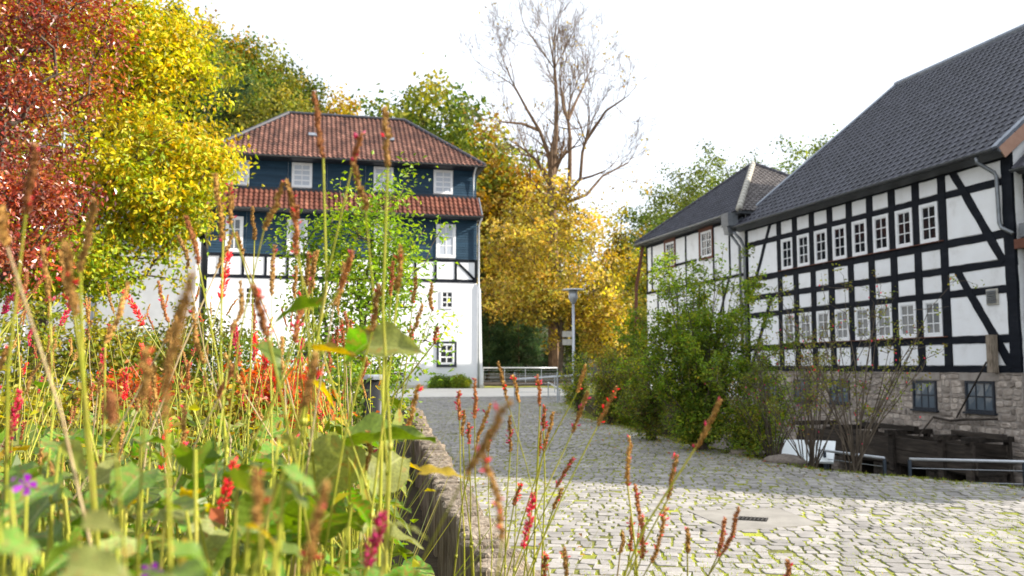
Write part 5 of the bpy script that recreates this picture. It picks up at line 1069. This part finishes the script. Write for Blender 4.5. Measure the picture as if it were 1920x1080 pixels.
for pts, nsp, Yt, kind in [([(200, 0), (222, 90), (245, 190), (300, 400), (370, 650)], 3, 1.75, 'lean'), ([(275, 65), (308, 200), (305, 380), (290, 700)], 2, 1.9, 'lean'), ([(400, 65), (412, 220), (430, 380), (400, 700)], 2, 1.9, 'lean'), ([(645, 10), (600, 150), (440, 460), (330, 760)], 2, 1.8, 'lean'),
    ([(655, 145), (620, 240), (575, 355), (460, 560), (330, 900)], 3, 1.6, 'pink'), ([(800, 120), (750, 220), (705, 315), (540, 640), (350, 1040)], 3, 1.7, 'pink'), ([(435, 220), (430, 340), (425, 600)], 2, 2.0, 'pink'), ([(480, 250), (430, 450), (380, 700)], 2, 1.9, 'lean'), ([(415, 345), (405, 470), (390, 760)], 2, 2.0, 'lean'),
    ([(85, 80), (88, 180), (80, 280), (60, 520), (80, 740)], 3, 1.8, 'pink'), ([(160, 210), (95, 400), (40, 650)], 2, 1.8, 'lean'), ([(5, 140), (5, 290), (20, 600)], 2, 1.9, 'pink'), ([(25, 240), (20, 370), (45, 700)], 2, 2.0, 'lean'), ([(260, 270), (262, 450), (245, 740)], 2, 1.8, 'pink'), ([(155, 340), (150, 450), (160, 760)], 2, 2.0, 'lean'),
    ([(52, 305), (52, 400), (60, 720)], 2, 2.0, 'pink'), ([(315, 610), (280, 720), (240, 900)], 2, 1.8, 'pink'), ([(580, 480), (495, 630), (400, 800)], 2, 1.9, 'pink'), ([(525, 635), (480, 740), (380, 1000)], 2, 1.8, 'lean'), ([(375, 660), (355, 790), (330, 930), (340, 1060)], 3, 1.5, 'full'),
    ([(865, 375), (855, 620), (890, 850), (905, 1000)], 2, 1.55, 'lean'), ([(1325, 190), (1270, 310), (1200, 430), (1060, 660), (950, 850)], 3, 1.3, 'lean'), ([(1098, 465), (1085, 580), (1060, 690), (950, 900), (860, 1060)], 3, 1.5, 'pink'), ([(895, 620), (915, 800), (900, 960)], 2, 1.7, 'lean'), ([(935, 780), (925, 990), (880, 1100)], 2, 1.5, 'pink'),
    ([(1050, 735), (1020, 900), (975, 1010), (900, 1120)], 3, 1.5, 'pink'), ([(870, 785), (870, 950), (840, 1100)], 2, 1.8, 'lean'), ([(830, 855), (818, 960), (805, 1090)], 2, 1.7, 'dry'), ([(1160, 840), (1158, 960), (1155, 1080)], 2, 1.6, 'lean'), ([(1420, 735), (1390, 860), (1340, 960), (1260, 1080)], 3, 1.5, 'lean'), ([(1350, 790), (1335, 880), (1310, 980), (1250, 1090)], 3, 1.6, 'pink'),
    ([(535, 935), (545, 1080), (540, 1120)], 2, 1.6, 'lean'), ([(435, 970), (430, 1090), (425, 1120)], 2, 1.6, 'pink'), ([(265, 200), (150, 390), (40, 560), (-40, 700)], 3, .72, 'lean'), ([(130, 470), (190, 680), (220, 890), (200, 1060)], 3, .8, 'pink'), ([(1665, 1000), (1668, 1090), (1660, 1120)], 2, 1.5, 'lean')]:
    pxstalk([Z6(*p) for p in pts], nsp, Yt, Yt + .12, kind, .95 if Yt > 1 else .8)
for pts, nsp, Yt, kind in [([(588, 172), (596, 230), (606, 296), (623, 392), (612, 480), (600, 580), (580, 720)], 3, 1.25, 'spent'), ([(679, 250), (661, 308), (628, 385), (605, 560), (585, 700)], 2, 1.25, 'pink'), ([(664, 305), (675, 350), (685, 394), (709, 465), (712, 560)], 3, 1.15, 'spent'), ([(720, 200), (726, 255), (727, 312), (722, 400), (711, 465), (716, 560), (725, 680), (724, 900)], 3, 1.15, 'spent'),
    ([(532, 340), (515, 385), (495, 430), (470, 480), (440, 560), (430, 700)], 3, 1.3, 'spent'), ([(536, 338), (546, 380), (553, 415), (565, 520)], 3, 1.3, 'spent'), ([(558, 385), (556, 430), (555, 478), (575, 560), (600, 650), (640, 760)], 3, 1.3, 'pink'), ([(473, 388), (477, 450), (478, 540), (470, 680)], 2, 1.9, 'spent'), ([(443, 435), (455, 478), (480, 540), (530, 690)], 2, 1.8, 'dry'), ([(403, 325), (411, 385), (418, 450), (414, 580), (420, 760)], 3, 1.35, 'spent'),
    ([(432, 345), (433, 420), (445, 510), (500, 620), (535, 700)], 2, 1.5, 'pink'), ([(67, 272), (58, 330), (48, 400), (40, 520), (30, 700)], 3, .9, 'spent'), ([(178, 372), (165, 440), (150, 510), (146, 640), (160, 800)], 3, .9, 'spent'), ([(118, 450), (130, 520), (142, 590), (152, 700), (168, 860)], 3, .8, 'spent'), ([(0, 390), (12, 460), (38, 570), (75, 680), (115, 800)], 2, .8, 'dry'),
    ([(362, 510), (340, 590), (322, 680), (312, 780), (322, 960)], 4, .55, 'spent'), ([(207, 738), (212, 790), (226, 940)], 2, .55, 'spent'), ([(272, 655), (272, 745), (268, 900)], 2, .7, 'spent'), ([(749, 458), (750, 500), (746, 546), (735, 640), (720, 760)], 3, 1.25, 'spent'), ([(709, 535), (706, 575), (698, 620), (680, 690), (655, 790)], 3, 1.15, 'spent'), ([(661, 470), (652, 505), (637, 542), (612, 580), (570, 640)], 3, 1.3, 'spent'),
    ([(737, 490), (733, 555), (725, 680)], 2, 1.8, 'spent'), ([(780, 517), (774, 567), (762, 680)], 2, 1.9, 'spent'), ([(808, 529), (810, 582), (790, 660), (755, 740)], 2, 1.8, 'spent'), ([(792, 570), (780, 610), (762, 645), (742, 740)], 3, 1.8, 'pink'), ([(821, 612), (814, 644), (780, 672), (738, 740)], 2, 2.0, 'pink'), ([(555, 499), (553, 557), (562, 680)], 2, 1.9, 'spent'), ([(590, 472), (585, 538), (592, 690)], 2, 1.8, 'spent'), ([(580, 475), (574, 535), (585, 690)], 2, 1.5, 'spent'),
    ([(658, 600), (660, 655), (655, 780)], 2, 2.0, 'spent'), ([(632, 612), (632, 662), (640, 780)], 2, 2.1, 'pink'), ([(475, 535), (488, 580), (502, 630), (530, 760)], 3, .95, 'pink'), ([(440, 862), (425, 915), (408, 972), (400, 1060)], 3, 1.2, 'full'), ([(787, 720), (776, 760), (764, 805), (750, 900)], 3, 1.5, 'pink'), ([(715, 960), (705, 1010), (688, 1060), (680, 1090)], 3, .9, 'full'), ([(612, 905), (595, 980), (572, 1075), (560, 1120)], 3, .6, 'spent'), ([(478, 880), (486, 980), (495, 1080)], 2, .6, 'spent'), ([(590, 660), (570, 760), (530, 880)], 2, .75, 'spent'),
    ([(500, 640), (495, 690), (480, 800)], 2, 1.9, 'full'), ([(515, 660), (512, 715), (505, 830)], 2, 2.1, 'full'), ([(195, 655), (190, 715), (180, 830)], 2, 2.0, 'full'), ([(235, 690), (233, 750), (228, 860)], 2, 2.2, 'full'), ([(265, 645), (268, 700), (262, 830)], 2, 2.3, 'full'), ([(38, 730), (25, 800), (15, 900)], 2, 1.5, 'full'), ([(20, 790), (10, 850), (8, 950)], 2, 1.4, 'pink'), ([(640, 600), (645, 650), (650, 760)], 2, 2.2, 'pink'), ([(355, 680), (350, 730), (345, 850)], 2, 1.9, 'pink')]:
    pxstalk(pts, nsp, Yt, Yt + .10, kind, 1.0 if Yt > .7 else .85, leafy=1 if random.random() < .35 else 0)
# further stalks filling the bed
for k in range(150):
    Y = 1.3 + 3.6 * rng.uniform() ** 1.2; px = rng.uniform(-30, 690); xb = at(px, 700, Y)[0]
    if xb > float(xfen(Y)) - .15: continue
    zt = rng.uniform(1.22, 1.72) + .03 * Y; tip = np.array([xb + rng.normal(0, .07), Y + rng.normal(0, .07), zt]); L_ = rng.uniform(.06, .11); ln_ = rng.normal(0, .26, 2); d = np.array([ln_[0], ln_[1], -1.0]); d /= np.linalg.norm(d)
    p1 = tip + d * L_; p2 = p1 + (d + np.r_[rng.normal(0, .1, 2), 0]) * .3; foot = np.array([p2[0] + rng.normal(0, .13), p2[1] + rng.normal(0, .1), SOIL - .02])
    kd = ['spent', 'spent', 'spent', 'spent', 'spent', 'pink', 'pink', 'dry', 'dry', 'dry', 'full', 'full' if rng.uniform() < .5 else 'pink'][int(rng.integers(12))]; stalk([tip, tip + d * L_ * .5 + rng.normal(0, .004, 3), p1, p2, foot], 3, kd, .0022, .0034 * (1.35 if kd == 'full' else 1), 1 if rng.uniform() < .3 else 0)
# leafy bistort plants
def bistort(x, Y, n, size, zmax, cat_label):
    root = thing('bistort_plant', cat_label, 'plant', (x, Y, SOIL), 0, 'leafy bistort plants in the bed' + (' towards the hedge' if Y > 2.6 else '')); mb = MB()
    for k in range(n):
        a = rng.uniform(0, 6.28); h = rng.uniform(.45, 1) * (zmax - SOIL); r = rng.uniform(.02, .15); q = np.array([math.cos(a) * r, math.sin(a) * r, h]); mb.tube([(0, 0, -.02), q * [.35, .35, .6], q], [.0032, .0026, .0018], 5)
        mn = 'big_green' if rng.uniform() < .68 else ('big_pale' if rng.uniform() < .7 else 'big_yellow'); put_leaf(root, mn, tuple(q), size * rng.uniform(.6, 1.15), a + rng.normal(0, .5), rng.uniform(-.2, .75), rng.normal(0, .4))
    o = mb.build('stems', M['stem_green'], root); o['kind'] = 'stuff'
k = 0
for Y, xr0, xr1, nn_ in [(.75, 0, 560, 5), (.95, 0, 620, 7), (1.15, -20, 640, 8), (1.4, -30, 660, 9), (1.75, -40, 680, 9), (2.2, -40, 780, 10), (2.8, -40, 770, 11), (3.5, -30, 760, 12), (4.4, -30, 740, 12)]:
    for i in range(nn_):
        px = xr0 + (xr1 - xr0) * (i + rng.uniform(.1, .9)) / nn_; x = at(px, 800, Y)[0]; x = min(x, float(xfen(Y)) - (.45 if Y > 1.2 else .3) - .2 * rng.uniform())
        top = {.75: 1.36, .95: 1.35, 1.15: 1.35, 1.4: 1.35, 1.75: 1.34, 2.2: 1.32, 2.8: 1.29}.get(Y, 1.26) + .05 * rng.normal(); bistort(x, Y + rng.normal(0, .08), 15, {.75: .05, .95: .06, 1.15: .072, 1.4: .085, 1.75: .10}.get(Y, .12), top, 'leafy green bistort plant in the flower bed' + (' towards the hedge' if Y > 2.6 else ' with the taller flower stalks'))
# plants leaning over the palisade (feet hidden below the picture)
for x, Y in ((.16, 1.55), (.36, 1.35), (.5, 1.25), (.25, 1.2)): bistort(x, Y, 9, .10, .78, 'low leafy bistort plant beside the palisade next to the cobbles')
# the large single leaves that stand out
big = thing('bistort_plant', 'bistort plant with very large pale backlit leaves beside the palisade', 'plant', (at(690, 900, 1.55)[0], 1.55, SOIL)); b0_ = np.array(big.location)
def leaf_px(px, py, Y, size, yaw, pitch, roll, mn, k=0): put_leaf(big, mn, tuple(at(px, py, Y) - b0_), size, yaw, pitch, roll, k)
for a in [(655, 845, 1.5, .15, 2.6, .75, .9, 'big_pale', 0), (650, 850, 1.5, .14, -.5, .85, -.7, 'big_pale', 1), (655, 835, 1.45, .14, .15, -.12, .25, 'big_green', 2), (690, 905, 1.6, .13, .9, -.5, .8, 'big_pale', 3), (755, 790, 1.7, .12, 3.9, .9, .6, 'big_pale', 1), (690, 650, 1.25, .085, .0, .05, 1.0, 'big_pale', 2), (620, 960, 1.3, .15, 2.2, .5, .4, 'big_green', 0), (560, 930, 1.2, .14, 3.4, .4, .3, 'big_green', 1), (155, 985, .6, .03, .2, .2, .6, 'big_pale', 2), (-10, 1010, .55, .035, .4, .3, .4, 'big_green', 3), (125, 1065, .55, .042, .1, .2, .9, 'big_pale', 0), (320, 1040, .7, .05, .6, .3, .2, 'big_green', 1), (790, 885, 1.3, .07, -.1, .0, .3, 'big_yellow', 0), (600, 575, 1.2, .06, 3.3, .0, .2, 'big_green', 1), (590, 655, 1.25, .07, .2, .15, .2, 'big_yellow', 2), (480, 650, 1.25, .06, -.3, .5, .0, 'big_green', 1)]: leaf_px(*a)
mb = MB()
for px, py in ((655, 840), (690, 900), (620, 950), (720, 665)): p = at(px, py, 1.5) - b0_; mb.tube([(p[0] * .3, p[1] * .3, -.02), p * [.8, .8, .6], p], [.004, .0035, .0025], 6)
mb.build('stems', M['stem_green'], big)['kind'] = 'stuff'
# purple flowers
for px, py, Y, sz in ((50, 907, .9, .013), (288, 1070, .8, .010)):
    p = at(px, py, Y); fl_ = thing('purple_flower', 'purple geranium flower among the green bistort leaves' if px < 100 else 'small purple geranium flower low in the bed leaves', 'flower', (p[0], Y, SOIL)); q = p - np.array([p[0], Y, SOIL])
    MB().tube([(0, 0, 0), q * [.5, .5, .5] + [.01, 0, 0], q], .0015, 5).build('stem', M['stem_green'], fl_)
    for k in range(5):
        a = k * 1.257; V = [(0, 0, 0)] + [(sz * t_ * math.cos(a + w_), -sz * .45 * t_, sz * t_ * math.sin(a + w_) * .8) for t_, w_ in ((.6, -.45), (1, -.3), (1.08, 0), (1, .3), (.6, .45))]; o = MB().add(V, [(0, 1, 2, 3, 4, 5)]).build('petal', M['purple'], fl_); o.location = tuple(q)
# dry grass and fine yellow leaves between the stalks
n = 1500; Y = 1.2 + 5.5 * rng.uniform(0, 1, n); px = rng.uniform(-60, 730, n); x = (px - 960) / FPX * Y; ok = x < xfen(Y) - .3; P = np.c_[x, Y, np.full(n, SOIL - .02)][ok]
V, F, c = grass_blades(P, rng.uniform(.3, .85, len(P)) * (1 + .05 * P[:, 1]), np.full(len(P), .003), [(.20, .21, .04), (.30, .25, .08), (.10, .13, .02), (.36, .30, .14)], [4, 3, 3, 2], .22)
cl = P[rng.choice(len(P), 700)] + np.c_[np.zeros((700, 2)), rng.uniform(.15, .9, 700)]
n2 = 700 * 5; P2 = np.repeat(cl, 5, 0) + rng.normal(0, .06, (n2, 3)); V2, F2, c2 = leaves(P2, rng.normal(0, .7, (n2, 3)) + [0, 0, .8], rng.uniform(.025, .05, n2), rng.uniform(.015, .03, n2), palette(n2, [(.42, .36, .03), (.18, .24, .025), (.09, .14, .02), (.4, .3, .05), (.35, .1, .04)], [3, 5, 6, 1, .4]))
o = link('bed_undergrowth', mesh_np('bed_undergrowth', np.concatenate([V, V2]), np.concatenate([F, F2 + len(V)]), attrs={'col': np.concatenate([c, c2])}), M['leaf'])
tag(o, 'fine dry grass and small yellow leaves between the flower stalks', 'undergrowth', kind='stuff')

n = 420; y = rng.uniform(6, 26, n); e_ = np.abs(rng.normal(0, .9, n)); x = np.where(rng.uniform(size=n) < .75, xedge(y) - e_ + .1, xfen(y) + .15 + e_); ok = (x > xfen(y) + .1)
P = np.c_[x, y, yard(y) + .034][ok]; V, F, c = leaves(P, rng.normal(0, .25, (len(P), 3)) + [0, 0, 1], rng.uniform(.035, .07, len(P)), rng.uniform(.022, .045, len(P)), palette(len(P), [(.35, .2, .05), (.45, .32, .06), (.22, .12, .05), (.4, .12, .05)], [4, 3, 3, 1]))
tag(link('fallen_leaves', mesh_np('fallen_leaves', V, F, attrs={'col': c}), M['leaf']), 'scattered fallen autumn leaves on the cobbles', 'leaves', kind='stuff')
